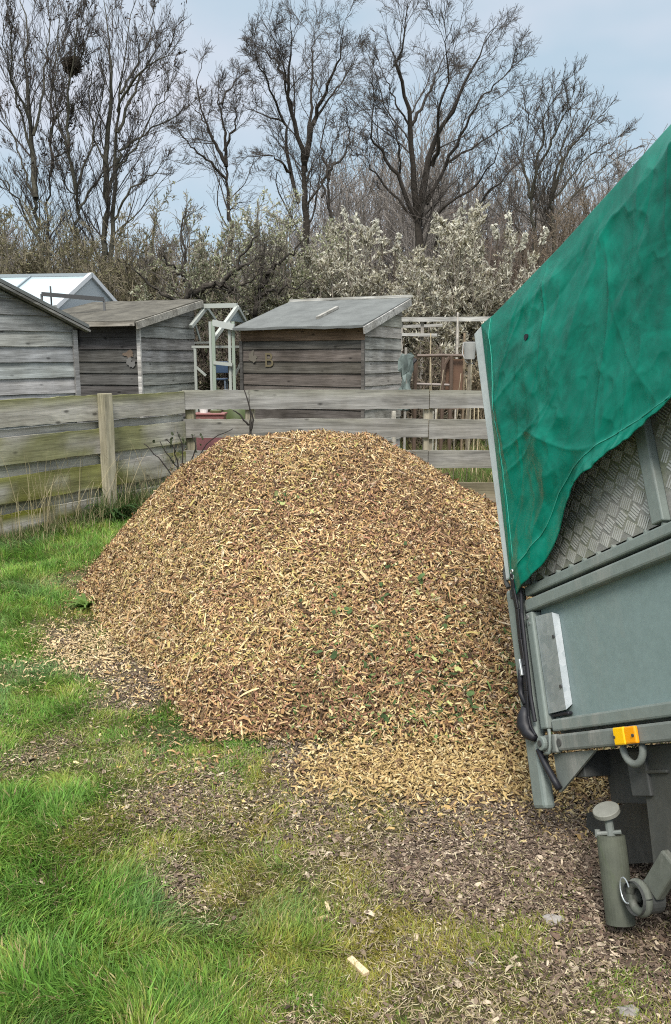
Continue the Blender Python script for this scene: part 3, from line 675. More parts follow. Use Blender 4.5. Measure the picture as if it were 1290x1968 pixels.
# pipe rail over the second shed's roof
Pp = [dp(80, 585, 12.6), dp(80, 565, 12.6), dp(200, 575, 12.8), dp(200, 590, 12.8)]
pr = thing('pipe_frame', 'thin dark pipe frame standing above the mossy shed roof, in front of the glazed greenhouse', 'frame', (0, 0, 0))
mb = MB(); mb.bar(Pp[1], Pp[2], .05, .06, (.06, .06, .06)); mb.build('crossbar', M_ALU, pr)
for i in (1, 2):
    mb = MB(); mb.bar((Pp[i][0], Pp[i][1], 0), Pp[i], .03, .03, (.12, .12, .12)); mb.build('upright', M_ALU, pr)
mb = MB(); q_ = dp(97, 550, 12.7); mb.bar((q_[0], q_[1], 0), q_, .02, .02, (.08, .08, .08)); mb.build('upright', M_ALU, pr)
# red tray with white tub behind the gap in the back fence
p0 = dp(406, 800, 10.2); mb = MB()
mb.prism([(-.16, 0), (.15, 0), (.18, .16), (-.19, .16)], 1, -.12, .12, (.20, .085, .075)); mb.box(-.20, .19, -.135, .135, .16, .185, (.24, .10, .09))
o = simple('plastic_crate', 'red plastic crate seen between the top two boards of the back fence', 'crate', mb, M_PAINT, bevel=.006); o.location = (p0[0], p0[1], p0[2] - .14)
mb = MB(); mb.tube([(0, 0, 0), (0, 0, .10), (0, 0, .12)], [.05, .06, .062], 14, (.75, .74, .70)); o = simple('plant_tub', 'small white tub standing on the red crate behind the back fence', 'tub', mb, M_PAINT); o.location = (p0[0] - .09, p0[1], p0[2] + .045)
mb = MB(); mb.tube([(0, 0, 0), (0, 0, .03), (0, 0, .035)], [.07, .075, .06], 14, (.10, .11, .05)); o = simple('seed_tray', 'dark round pot of earth beside the white tub on the red crate', 'pot', mb, M_PAINT); o.location = (p0[0] + .06, p0[1], p0[2] + .045)
sp = thing('crate_stand', 'low timber stand carrying the red crate behind the back fence', 'stand', (p0[0], p0[1], 0))
mb = MB(); mb.box(-.25, .25, -.15, .15, p0[2] - .175, p0[2] - .142, (.3, .27, .22)); mb.build('top', M_SHED, sp)
for a in (-.22, .22):
    mb = MB(); mb.box(a - .025, a + .025, -.13, .13, 0, p0[2] - .176, (.28, .25, .2)); mb.build('leg', M_SHED, sp)
p1 = dp(412, 846, 9.6); mb = MB(); mb.prism([(-.2, 0), (.2, 0), (.23, .2), (-.23, .2)], 1, -.14, .14, (.20, .085, .09)); mb.box(-.245, .245, -.155, .155, .2, .225, (.23, .10, .105))
o = simple('plastic_crate', 'dull pinkish red trough low down behind the left end of the back fence', 'trough', mb, M_PAINT, bevel=.006); o.location = (p1[0], p1[1], max(p1[2] - .12, 0))
# green water butt in the gap
p0 = dp(458, 797, 10.6); mb = MB(); mb.tube([(0, 0, 0), (0, 0, .3), (0, 0, .62), (0, 0, .9), (0, 0, .92)], [.17, .2, .21, .19, .17], 20, (.055, .075, .02)); o = simple('water_butt', 'dark green barrel standing behind the back fence beneath the greenhouse frame', 'barrel', mb, M_PAINT, smooth=True); o.location = (p0[0], p0[1], 0)
# rusty rail frame right of the felt roofed shed
rf = thing('rail_frame', 'rusty brown rail frame with a battered panel right of the felt roofed shed', 'frame', (0, 0, 0)); RU = (.11, .075, .055)
def rr(name, pts, r=.022, c=RU):
    mb = MB(); mb.tube([dp(*p) for p in pts], r, 7, c); return mb.build(name, M_PAINT, rf)
rr('top_rail', [(802, 684, 12.2), (850, 683, 12.2), (912, 684, 12.2)], .026)
rr('bottom_rail', [(798, 738, 12.2), (868, 740, 12.2)], .02, (.24, .2, .18))
for q in ((799, 686, 738), (852, 686, 745), (868, 684, 746)): 
    a = dp(q[0], q[1], 12.2); mb = MB(); mb.tube([(a[0], a[1], 0), tuple(a)], .03, 7, RU); mb.build('post', M_PAINT, rf)
rr('diagonal', [(864, 686, 12.2), (855, 700, 12.2), (850, 725, 12.2)], .03)
rr('hoop', [(785, 742, 12.0), (787, 715, 12.0), (793, 698, 12.0), (800, 690, 12.0)], .03, (.05, .05, .055))
mb = MB(); a, b = dp(857, 690, 12.3), dp(888, 748, 12.3); mb.box(a[0], b[0], 12.28, 12.30, b[2] - .3, a[2], (.15, .085, .055)); mb.build('panel', M_PAINT, rf)
# pale rails of a fruit cage further back
fc = thing('fruit_cage', 'pale weathered horizontal rails of a fruit cage in front of the blossom bushes', 'frame', (0, 0, 0))
for q in ([(770, 614, 14.2), (945, 613, 14.2)], [(772, 643, 14.2), (840, 644, 14.2)], [(768, 628, 14.5), (850, 625, 14.5)]):
    mb = MB(); mb.bar(dp(*q[0]), dp(*q[1]), .05, .05 if q[0][1] > 620 else .075, (.5, .49, .46)); mb.build('rail', M_SHED, fc)
for x_ in (772, 812, 880, 942):
    a = dp(x_, 612, 14.26); mb = MB(); mb.bar((a[0], a[1], 0), a, .05, .05, (.40, .37, .33)); mb.build('post', M_POST, fc)
# pale green drape of netting on a pole
p0 = dp(780, 700, 11.9); mb = MB(); rg = np.random.default_rng(8); V = []; K = 12
for j in range(9):
    for i in range(K):
        a = i * 2 * math.pi / K; r_ = .085 * (1 + .3 * rg.normal()); V.append((r_ * math.cos(a) + .02 * rg.normal(), r_ * .6 * math.sin(a), .80 + .10 * j + .02 * rg.normal()))
mb.add(V, [(j * K + i, j * K + (i + 1) % K, (j + 1) * K + (i + 1) % K, (j + 1) * K + i) for j in range(8) for i in range(K)] + [tuple(range(8 * K, 9 * K))], [np.array([.27, .33, .31]) * rg.uniform(.35, 1.25) for _ in V])
nb_ = thing('netting_bundle', 'pale green bundled netting tied to a pole beside the felt roofed shed', 'netting', (p0[0], p0[1], 0))
mb.build('netting', M_LEAF, nb_); m2 = MB(); m2.tube([(0, 0, 0), (0, 0, 1.7)], .02, 7, (.3, .28, .25)); m2.build('pole', M_BARK, nb_)
# canes and short stakes
CN = [(757, 790, 808, 10.5, .06, (.45, .42, .36)), (830, 790, 808, 10.5, .05, (.42, .4, .34)), (838, 786, 808, 10.8, .03, (.45, .42, .36)), (828, 640, 745, 12.6, .02, (.45, .38, .26)),
      (893, 640, 745, 12.4, .035, (.25, .19, .13)), (880, 600, 745, 13.2, .03, (.50, .46, .40)), (906, 690, 745, 11.8, .02, (.40, .35, .25)), (912, 770, 805, 10.2, .015, (.5, .42, .28)), (920, 765, 805, 10.2, .015, (.5, .42, .28))]
CL = ['pale square stake nearest the felt shed, seen through the top gap of the back fence', 'thick pale stake in the top gap of the back fence right of the heap top', 'thin pale stake leaning beside the thick stake in the fence gap',
      'slim tan cane left of the rusty rail frame', 'dark brown post right of the rusty panel', 'tall pale cane rising in front of the blossom bush', 'short tan cane beside the trailer edge', 'straw coloured stalk low beside the trailer edge', 'straw coloured stalk closest to the trailer edge']
for (x_, y0, y1, Y, w_, c_), l_ in zip(CN, CL):
    a = dp(x_, y0, Y); mb = MB(); mb.tube([(0, 0, 0), (.01, .004, a[2] * .5), (.0, 0, a[2])], w_ / 2, 7, c_); o = simple('garden_stake', l_, 'stake', mb, M_BARK); o.location = (a[0], a[1], 0)
# white enamel bucket hung by the trailer
p0 = dp(903, 672, 11.4); bk = thing('bucket', 'white bucket on a pole just left of the trailer tailgate', 'bucket', (p0[0], p0[1], 0))
mb = MB(); mb.tube([(0, 0, p0[2] - .13), (0, 0, p0[2] + .1), (0, 0, p0[2] + .105)], [.07, .09, .08], 16, (.36, .36, .34)); mb.build('body', M_PAINT, bk, smooth=False)
mb = MB(); mb.tube([(-.0, .0, 0), (0, 0, p0[2] - .13)], .02, 7, (.2, .17, .13)); mb.build('pole', M_BARK, bk)
mb = MB(); mb.tube([(-.09, 0, p0[2] + .1), (-.1, 0, p0[2] - .06), (-.04, 0, p0[2] - .17), (.05, 0, p0[2] - .19)], .008, 6, (.55, .54, .52)); mb.build('handle', M_ALU, bk)

# ------------------------------------------------------------------ tipped trailer (local axes: x to its front, y inboard, z up)
TL = Vector((0.29613741, -0.82674546, 0.47832476)); TU = Vector((-0.06107165, 0.48337318, 0.87328153)); TU = (TU - TL * TU.dot(TL)).normalized(); TL.normalize()
TI = TU.cross(TL)
tr = thing('tipping_trailer', 'grey metal tipping trailer with green tarpaulin, tilted up at the right edge of the photo', 'trailer')
Mx = Matrix.Identity(4)
for i, v in enumerate((TL, TI, TU)):
    for j in range(3): Mx[j][i] = v[j]
Mx.translation = Vector((0.6545888, 2.34865764, 0.155)); tr.matrix_world = Mx
def paint(name, c, rough=.45, amt=.18, metal=0., spec=.4, dust=(.30, .29, .26), df=.25):
    m = mat(name, c, rough, metal, spec); N = NB(m)
    a = N.noise(N.coord((1, 1, 1)), 4, 6, .7); b = N.noise(N.coord((1, 1, 1)), 45, 4, .7)
    col_ = N.mul(N.ramp(a, [(.3, tuple(x * (1 - amt) for x in c)), (.7, tuple(x * (1 + amt) for x in c))]), N.ramp(b, [(.3, g(.92)), (.7, g(1.08))]))
    sc = N.noise(N.coord((3, 3, .7)), 3.0, 6, .75, .5)
    col_ = N.mixf(col_, dust, N.ramp(sc, [(.52, g(0)), (.8, g(df * 2.2))]))
    N.base(col_); N.l(N.ramp(a, [(.3, g(rough * .8)), (.7, g(min(1, rough * 1.3)))]), N.b.inputs['Roughness']); N.bump(b, .06, .003); return m
M_PANEL = paint('grey_green_panel_paint', (.185, .245, .24), .36, .05, df=.12)
M_RAIL = paint('grey_green_rail_paint', (.175, .205, .188), .5, .14, df=.4)
M_CHAS = paint('dirty_chassis_paint', (.15, .165, .15), .6, .2, df=.5)
M_DARK = paint('dark_steel', (.045, .047, .045), .6, .25, dust=(.12, .11, .10), df=.3)
M_UNDER = paint('mudguard_plastic', (.055, .057, .052), .55, .2, dust=(.14, .13, .11), df=.3)
M_BLACK = mat('black_rubber_and_shadow', (.012, .012, .016), .5, 0, .4)
M_TYRE = mat('tyre_rubber', (.02, .02, .02), .85, 0, .2)
M_CHROME = mat('bright_zinc', (.6, .6, .6), .35, .9)
def galv_mat():
    m = mat('galvanised_steel', (.55, .60, .62), .42, .55, .5); N = NB(m); v = N.n('ShaderNodeTexVoronoi'); v.inputs['Scale'].default_value = 45; N.l(N.coord((1, 1, 1)), v.inputs['Vector'])
    a = N.noise(N.coord((1, 1, .5)), 9, 5, .7)
    N.base(N.mul(N.ramp(v.outputs['Color'], [(.1, (.33, .37, .385)), (.9, (.45, .48, .495))]), N.ramp(a, [(.3, g(.78)), (.7, g(1.12))]))); return m
M_GALV = galv_mat()
M_GATE = paint('pale_grey_gate_paint', (.42, .46, .45), .5, .12, df=.3)
def tread_mat():
    m = mat('tread_plate', (.20, .19, .175), .55, .35, .5); N = NB(m)
    a = N.noise(N.coord((1, 1, 1)), 5, 5, .65); b = N.noise(N.coord((1, 1, 1)), 60, 4, .7)
    N.base(N.mul(N.ramp(a, [(.38, (.24, .25, .17)), (.55, (.30, .29, .27)), (.7, (.33, .31, .295))]), N.ramp(b, [(.3, g(.8)), (.7, g(1.2))]))); N.bump(b, .15, .003); return m
M_TREAD = tread_mat()
M_TBAR = paint('worn_tread_bar', (.50, .50, .47), .4, .25, metal=.3, df=.1)
TLen, TW = 2.5, 1.3
def part(name, m, bevel=.004, parent=tr, **k):
    return lambda mb: mb.build(name, m, parent, bevel=bevel, **k)
def B(name, m, *a, bevel=.004, parent=tr):
    mb = MB(); mb.box(*a); return mb.build(name, m, parent, bevel=bevel)
# tailgate: slim frame at the rear, its edge is what we see
gate = B('tailgate', M_RAIL, -.030, .030, .004, TW - .004, .22, .655, bevel=.006)
mb = MB(); mb.box(-.035, .040, -.012, .03, -.015, .70); mb.build('gate_post', M_RAIL, gate, bevel=.012)
mb = MB(); mb.box(-.035, .040, TW - .03, TW + .012, -.015, .70); mb.build('gate_post', M_RAIL, gate, bevel=.012)
mesh_gate = B('upper_gate', M_TREAD, -.012, .012, .03, TW - .03, .72, 1.66, bevel=0)
mb = MB(); mb.box(-.026, .040, -.008, .03, .735, 1.715); mb.build('gate_post', M_GATE, mesh_gate, bevel=.006)
mb = MB(); mb.box(-.026, .040, TW - .03, TW + .008, .735, 1.715); mb.build('gate_post', M_GATE, mesh_gate, bevel=.006)
mb = MB(); mb.box(-.024, .038, .03, TW - .03, 1.66, 1.70); mb.build('gate_rail', M_GATE, mesh_gate, bevel=.004)
mb = MB(); mb.tube([(-.026, .0, .79), (-.036, .0, .77), (-.036, .0, .73), (-.026, .0, .71)], .008, 8, (.2, .2, .2)); mb.build('hinge', M_DARK, mesh_gate)
# near side: panel, rails, stile
B('side_panel', M_PANEL, .11, TLen, .030, .036, .245, .62, bevel=0)
B('top_rail', M_RAIL, .066, TLen, -.004, .040, .603, .645, bevel=.007)
B('bottom_rail', M_RAIL, .114, TLen, .006, .040, .214, .252, bevel=.006)
B('stile', M_RAIL, .066, .106, -.006, .034, .225, .600, bevel=.006)
mb = MB(); mb.add([(.1065, .010, .270), (.1065, .010, .582), (.112, .004, .270), (.112, .004, .582), (.206, .008, .274), (.206, .008, .576), (.212, .029, .290), (.212, .029, .568)], [(0, 2, 3, 1), (2, 4, 5, 3), (4, 6, 7, 5), (0, 6, 4, 2), (1, 3, 5, 7)])
gp_ = mb.build('hinge_cover', M_GALV, tr)
for z in (.50, .345):
    mb = MB(); mb.tube([(.197, .012, z), (.197, .004, z)], .006, 10); mb.build('bolt', M_DARK, gp_)
B('cover_shadow', M_BLACK, .112, .210, .010, .028, .258, .269, bevel=.004)  # black strip standing in for the shadow gap beneath the cover
mb = MB(); mb.tube([(.082, -.006, .585), (.082, -.010, .585)], .007, 12); mb.tube([(.088, -.006, .563), (.088, -.009, .563)], .005, 12); mb.build('bolt', M_CHROME, tr)
# mesh-side: lower rail, uprights, tread plates
B('cage_rail', M_RAIL, .075, TLen, -.002, .036, .655, .688, bevel=.006)
B('cage_top_rail', M_RAIL, .045, TLen, .0, .036, 1.625, 1.66, bevel=.004)
for l in (.742, 1.5, 2.42): B('cage_upright', M_RAIL, l, l + .046, -.004, .034, .697, 1.622, bevel=.004)
B('cage_upright', M_RAIL, .046, .085, -.001, .034, .697, 1.622, bevel=.004)
def tread(l0, l1):
    pl = B('tread_plate', M_TREAD, l0, l1, .020, .0235, .699, 1.62, bevel=0)
    mb = MB(); j = 0; u = .725
    while u < 1.25:
        l = l0 + .02 + (.029 if j % 2 else 0)
        k = 0
        while l < l1 - .015:
            sg = 1 if j % 2 == 0 else -1
            for q in range(5):
                o_ = (q - 2) * .0085
                c_ = np.array([l + o_ * .8, u - sg * o_ * .55 * 0 + o_ * .5 * sg * 0]); d_ = np.array([.011, .013 * sg])
                a = c_ - d_ + [0, o_ * .6 * -sg]; b = c_ + d_ + [0, o_ * .6 * -sg]
                if a[0] > l0 + .004 and b[0] < l1 - .004: mb.bar((a[0], .0195, a[1]), (b[0], .0195, b[1]), 0.0042, .003, up=(0, 1, 0))
            l += .058; k += 1
        u += .036; j += 1
    t_ = mb.build('tread_bars', M_TBAR, pl); t_['kind'] = 'stuff'
tread(.088, .740); tread(.790, 1.498); tread(1.548, 2.418)
mb = MB()
for i in range(18):
    l = .12 + i * .072; mb.prism([(l, .688), (l + .012, .688), (l + .006, .698)], 1, .004, .020)
wt_ = mb.build('weld_tabs', M_RAIL, bpy.data.objects['cage_rail']); wt_['kind'] = 'stuff'
# far side, front, floor
B('far_side_panel', M_PANEL, .11, TLen, TW - .036, TW - .03, .245, 1.62, bevel=0)
B('far_top_rail', M_RAIL, .045, TLen, TW - .036, TW, 1.625, 1.66)
B('front_panel', M_PANEL, TLen, TLen + .03, .0, TW, .245, 1.66)
B('bed_floor', M_CHAS, .10, TLen, .045, TW - .04, .208, .235, bevel=0)
# chassis
ch_ = B('chassis_rail', M_CHAS, .150, TLen, -.006, .05, .155, .204, bevel=.007)
B('chassis_rail', M_CHAS, .150, TLen, TW - .05, TW + .006, .155, .204, bevel=.007)
mb = MB(); mb.prism([(.045, .170), (.075, .152), (.15, .150), (.15, .206), (.085, .206), (.05, .195)], 1, -.010, .012); mb.build('pivot_plate', M_CHAS, tr, bevel=.005)
pv = MB(); pv.tube([(.086, -.010, .182), (.086, -.026, .182)], .022, 18); pv = pv.build('pivot_eye', M_RAIL, tr, bevel=.003)
mb = MB(); mb.tube([(.086, -.024, .182), (.086, -.030, .182)], .010, 14); mb.build('pin', M_DARK, pv)
mb = MB(); mb.tube([(.126, -.012, .222), (.131, -.016, .205), (.128, -.016, .17), (.118, -.016, .152), (.09, -.016, .150)], .0055, 8); mb.build('latch_hook', M_RAIL, tr, smooth=True)
mb = MB(); mb.tube([(.165, -.006, .18), (.165, -.009, .18)], .012, 12); mb.build('bolt', M_DARK, tr)
mb = MB(); mb.prism([(.095, .148), (.320, .150), (.105, .035), (.095, .035)][::-1], 1, .012, .020); mb.build('gusset', M_CHAS, tr)
B('main_beam', M_DARK, .34, TLen, .30, .38, -.03, .15); B('main_beam', M_DARK, .34, TLen, TW - .38, TW - .30, -.03, .15)
B('cross_member', M_DARK, .10, .22, .03, TW - .03, .075, .15)
B('main_beam', M_DARK, .20, TLen, .12, .19, -.005, .15)
for l in (.40, 1.0, 1.7): B('cross_member', M_DARK, l, l + .08, .05, TW - .05, .02, .14)
rfl = MB(); rfl.box(.456, .504, -.020, -.0065, .156, .203); rfl = rfl.build('reflector', mat('lens_highlight', (.90, .50, .004), .18, 0, .6), tr, bevel=.004)  # yellower half: the lens highlight is put into its colour
mb = MB(); mb.box(.5045, .550, -.0185, -.0065, .157, .202); mb.build('lens_half', mat('orange_lens', (.88, .33, .004), .2, 0, .6), rfl, bevel=.004)
for l in (.462, .541):
    mb = MB(); mb.tube([(l, -.018, .178), (l, -.0225, .178)], .004, 8); mb.build('screw', M_DARK, rfl)
mb = MB(); mb.tube([(.448, .012, .16)] + [(.490 - .042 * math.cos(q), .012, .150 - .045 * math.sin(q)) for q in np.linspace(0, math.pi, 13)] + [(.532, .012, .16)], .010, 10); mb.build('lashing_ring', M_CHAS, tr, smooth=True)
mud = MB(); mud.prism([(.470, .152), (1.35, .152), (1.35, -.30), (.50, -.215), (.425, -.172), (.448, .06)][::-1], 1, .060, .075); mud = mud.build('mudguard', M_UNDER, tr, bevel=.004)
B('mudguard_flange', M_UNDER, .44, .56, .05, .30, .078, .088)
B('mudguard', M_UNDER, .50, 1.35, TW - .075, TW - .06, -.22, .152)
# wheels on the single axle
ax = MB(); ax.tube([(.98, -.02, -.10), (.98, TW + .02, -.10)], .03, 12); ax.build('axle', M_DARK, tr)
for y0, y1 in ((.10, .27), (TW - .27, TW - .10)):
    w_ = MB(); P_ = [(.98, y0, -.10), (.98, y0 + .02, -.10), (.98, y1 - .02, -.10), (.98, y1, -.10)]; w_.tube(P_, [.24, .265, .265, .24], 36); w_ = w_.build('wheel', M_TYRE, tr, smooth=False)
    mb = MB(); yy = y0 - .004 if y0 < .5 else y1 + .004; mb.tube([(.98, yy, -.10), (.98, (y0 + y1) / 2, -.10)], .15, 28); mb.build('rim', M_GALV, w_)
# rear steady leg with screw head and clamp
lg = MB(); lg.tube([(.302, .03, -.083), (.300, .03, -.12), (.288, .03, -.28), (.286, .03, -.310)], [.0385, .0395, .0395, .039], 28); lg = lg.build('steady_leg', paint('mossy_steel', (.085, .092, .068), .7, .35, dust=(.08, .11, .045), df=.7), tr)
mb = MB(); mb.tube([(.304, .03, -.084), (.302, .03, -.022)], .012, 12); mb.tube([(.283, .0, -.077), (.326, .05, -.074)], .006, 8); mb.tube([(.281, .004, -.066), (.278, .004, -.086)], .008, 8); mb.build('screw_thread', M_CHAS, lg)
mb = MB(); mb.tube([np.array([.300, .03, -.018]) + np.array([.30, -.41, .86]) * q for q in (-.008, -.005, .006, .008)], [.034, .038, .038, .036], 28); mb.build('leg_head', paint('grey_cap', (.21, .21, .18), .6, .1), lg)
mb = MB(); mb.tube([(.40 + .036 * math.cos(q), .02, -.232 + .036 * math.sin(q)) for q in np.linspace(0, 2 * math.pi, 25)], .0125, 10, cap=False); M_CLAMP = paint('grimy_clamp_paint', (.085, .092, .075), .65, .3, df=.4)
cl = mb.build('leg_clamp', M_CLAMP, tr, smooth=True)
mb = MB(); mb.tube([(.40, .0, -.232), (.40, .07, -.232)], .042, 22, cap=False); mb.tube([(.40, .07, -.232), (.40, .072, -.232)], .042, 22); mb.build('clamp_sleeve', M_DARK, cl)
mb = MB(); mb.tube([(.372 + .02 * math.cos(q), .0, -.215 + .032 * math.sin(q)) for q in np.linspace(.3, 5.0, 16)], .0022, 7); mb.build('wire_clip', M_GALV, cl)
mb = MB(); mb.bar((.33, .03, -.225), (.375, .03, -.225), .04, .05); mb.bar((.43, .045, -.215), (.52, .055, -.13), .03, .06); mb.build('clamp_bracket', M_CLAMP, cl, bevel=.006)
fl = MB(); fl.prism([(-.126, -.047), (.20, .0), (.20, -.178), (-.18, -.219)], 1, .245, .252); fl.build('mud_flap', M_UNDER, tr)
# tarpaulin
HEM = np.array([(.044, .690), (.079, .667), (.24, .715), (.359, .766), (.464, .835), (.59, .897), (.718, .918), (.822, .925), (.917, .93), (1.1, .96), (1.5, 1.1), (2.55, 1.05)])
WELD = np.array([(.044, .735), (.065, .727), (.317, .829), (.41, .901), (.509, .946), (.659, .968), (.797, .968), (.924, .970), (1.1, 1.01), (1.5, 1.15), (2.55, 1.1)])
NL, NV = 380, 200
ls = np.concatenate([np.linspace(.044, 1.25, 330), np.linspace(1.27, 2.55, 50)]); vs = np.linspace(0, 1, NV)
TOPU = np.interp(ls, [.044, .10, .139, .573, 1.114, 2.6], [1.712, 1.705, 1.698, 1.676, 1.672, 1.69])
hem = np.interp(ls, HEM[:, 0], HEM[:, 1]); weld = np.interp(ls, WELD[:, 0], WELD[:, 1])
V = np.zeros((NV, NL, 3)); ZZ = TOPU[None] + (hem - TOPU)[None] * vs[:, None]; LL = np.repeat(ls[None], NV, 0)
below = np.clip((weld[None] - ZZ) / np.maximum(weld - hem, .01)[None], 0, 1)           # 0 above the weld, 1 at the hem
def ridged(x, y, s, sd): return 1 - np.abs(2 * fbm(x, y, s, 4, sd) - 1) * 2
ca, sa = math.cos(.9), math.sin(.9); RX = LL * ca + ZZ * sa; RY = -LL * sa + ZZ * ca
pin = np.clip(np.minimum(np.minimum((TOPU[None] - ZZ) / .10, (LL - .044) / .09), 1), 0, 1)
Y_ = -.012 - .036 * pin * (fbm(LL, ZZ, 2.9, 2, 12)) - .030 * pin * np.clip(fbm(RX * 1.0, RY * 1.5, 4.2, 3, 15) - .42, 0, 1) - .009 * pin * np.clip(ridged(RX * .8, RY * 1.2, 3.0, 19), 0, 1) ** 2 - .004 * pin * np.clip(ridged(RX * .9, RY * 1.2, 5, 23), 0, 1) ** 2
Y_ -= .004 * np.exp(-((ZZ - weld[None]) / .007) ** 2)                                    # welded seam
Y_ -= .003 * np.exp(-((LL - np.interp(ZZ, [.72, 1.70], [.058, .128])) / .005) ** 2)
puck = fbm(LL + .4 * ZZ, ZZ * .5, 22, 3, 71) * (.3 + fbm(LL, 0 * LL, 7, 2, 5))
Y_ += below * (.004 + .022 * puck * np.clip((LL - .3) / .3, 0, 1)) - below * (.022 + .05 * (fbm(LL, 0 * LL, 6, 2, 33))) * np.clip((LL - .25) / .3, 0, 1)
ZZ = ZZ + (below ** 3) * .016 * (fbm(LL, 0 * LL, 14, 3, 8) - .5) * np.clip((LL - .2) / .2, 0, 1)
rgc = np.random.default_rng(77)
for i in range(26):                                                                       # sharp creases in the stiff sheet
    c0 = np.array([rgc.uniform(.1, 1.5), rgc.uniform(.8, 1.65)]); aa = rgc.normal(.75, .45) if i % 4 else rgc.uniform(0, 3.1); ll = rgc.uniform(.08, .34); dv = np.array([math.cos(aa), math.sin(aa)])
    u_ = (LL - c0[0]) * dv[0] + (ZZ - c0[1]) * dv[1]; w_ = -(LL - c0[0]) * dv[1] + (ZZ - c0[1]) * dv[0] + .03 * np.sin(u_ * 9 + i)
    Y_ -= pin * rgc.uniform(.002, .006) * np.exp(-np.abs(w_) / rgc.uniform(.005, .016)) * np.exp(-(u_ / ll) ** 4) * rgc.choice([-1, 1, 1])
Y_ = np.where(pin < .02, -.012, Y_)
LL = LL + (np.interp(ZZ, [.69, 1.70], [.010, .044]) - .044) * np.clip(1 - (LL - .044) / .12, 0, 1)
V[..., 0] = LL; V[..., 1] = Y_; V[..., 2] = ZZ
roofrows = [(.02, .012), (.25, .02), (TW / 2, .035), (TW - .25, .02), (TW - .02, .012), (TW + .012, 0), (TW + .012, -.4), (TW + .012, -.8)]
RV = [np.stack([ls, np.full(NL, y), TOPU + dz + .004 * np.sin(ls * 9)], -1) for y, dz in roofrows]
VV = np.concatenate([np.stack(RV[::-1]), V], 0); nr = VV.shape[0]
idx = np.arange(nr * NL).reshape(nr, NL); FQ = np.stack([idx[:-1, :-1], idx[1:, :-1], idx[1:, 1:], idx[:-1, 1:]], -1).reshape(-1, 4)
def tarp_mat():
    m = mat('green_pvc', (0, .15, .10), .3, 0, .2); N = NB(m)
    a = N.noise(N.coord((1, 1, 1)), 3.5, 6, .7, .8); b = N.noise(N.coord((2.2, 1.5, 3.0), rot=(0, .8, 0)), 3.2, 5, .62, 1.6)
    c = N.ramp(a, [(.32, (.0, .082, .053)), (.5, (.0, .138, .092)), (.68, (.001, .195, .132))])
    c = N.mixf(c, (.01, .25, .175), N.ramp(b, [(.50, g(0)), (.76, g(.42))]))
    N.base(c); N.l(N.ramp(b, [(.3, g(.24)), (.7, g(.42))]), N.b.inputs['Roughness']); N.bump(N.noise(N.coord((1, 1, 1)), 420, 2, .5), .04, .001); return m
M_TARP = tarp_mat()
tp = mesh('tarpaulin', VV.reshape(-1, 3), FQ, M_TARP, tr, None, True); md = tp.modifiers.new('thick', 'SOLIDIFY'); md.thickness = .003; md.offset = -1
M_SEAM = mat('pale_seam', (.04, .32, .24), .35, 0, .5)  # pale weld line, with the glints along the hem in its colour
wv = np.interp(ls, WELD[:, 0], WELD[:, 1])
def on_tarp(l, z):
    i = int(np.argmin(abs(ls - l))); j = int(np.argmin(abs(ZZ[:, i] - z))); return Y_[j, i]
mb = MB(); mb.tube([(l, on_tarp(l, z) - .0012, z) for l, z in zip(ls[1:335:3], wv[1:335:3])], .0016, 5); mb.build('welded_seam', M_SEAM, tp)
mb = MB(); mb.tube([(np.interp(z, [.72, 1.70], [.058, .128]), on_tarp(np.interp(z, [.72, 1.70], [.058, .128]), z) - .0012, z) for z in np.linspace(.76, 1.69, 60)], .0014, 5); mb.build('welded_seam', M_SEAM, tp)
mb = MB(); mb.tube([(.062 + .009 * math.cos(q), -.030, .735 + .016 * math.sin(q)) for q in np.linspace(0, 2 * math.pi, 17)], .0032, 7, cap=False); mb.build('eyelet', M_CHROME, tp)
q_ = (.36, 1.475); mb = MB(); mb.tube([(q_[0], on_tarp(*q_) - .004, q_[1]), (q_[0], on_tarp(*q_) + .002, q_[1])], .011, 9); mb.build('patch_hole', M_BLACK, tp)
# rubber tie-down strap
st = MB(); sp_ = [(.060, -.030, .738), (.048, -.026, .69), (.05, -.022, .62), (.040, -.020, .519), (.044, -.020, .43), (.036, -.020, .35), (.026, -.022, .27), (.030, -.022, .235), (.05, -.02, .205)]
for a, b in zip(sp_[:-1], sp_[1:]): st.bar(a, b, .020, .008, up=(0, 1, 0))
st.tube([(.073, -.018, .73), (.078, -.016, .66), (.068, -.018, .60), (.066, -.02, .5), (.058, -.02, .33), (.06, -.018, .25)], .007, 7)
st = st.build('tie_strap', M_BLACK, tr, bevel=.002)
mb = MB(); mb.tube([(.020, -.022, .30), (.008, -.024, .275), (.004, -.024, .245), (.018, -.022, .215), (.05, -.02, .20)], [.012, .022, .028, .022, .012], 10); mb.build('rubber_hook', M_BLACK, st, smooth=True)
mb = MB(); mb.bar((.030, -.028, .455), (.034, -.028, .40), .012, .008, up=(0, 1, 0)); mb.build('buckle', M_GALV, st, bevel=.002)
mb = MB(); mb.tube([(.028, -.024, .42), (.006, -.022, .38), (.002, -.022, .345), (.022, -.022, .31)], .010, 7); mb.build('loose_end', M_BLACK, st, smooth=True)
mb = MB(); mb.tube([(.05, -.012, .165), (.07, -.008, .12), (.10, -.004, .075), (.118, 0, .045)], .011, 8); mb.build('lower_strap', M_BLACK, st, smooth=True)
mb = MB(); mb.tube([(.02, .0, .70), (.004, -.004, .69), (.006, -.006, .67), (.03, -.004, .66)], .010, 8); mb.build('gate_hinge', M_DARK, st, smooth=True)

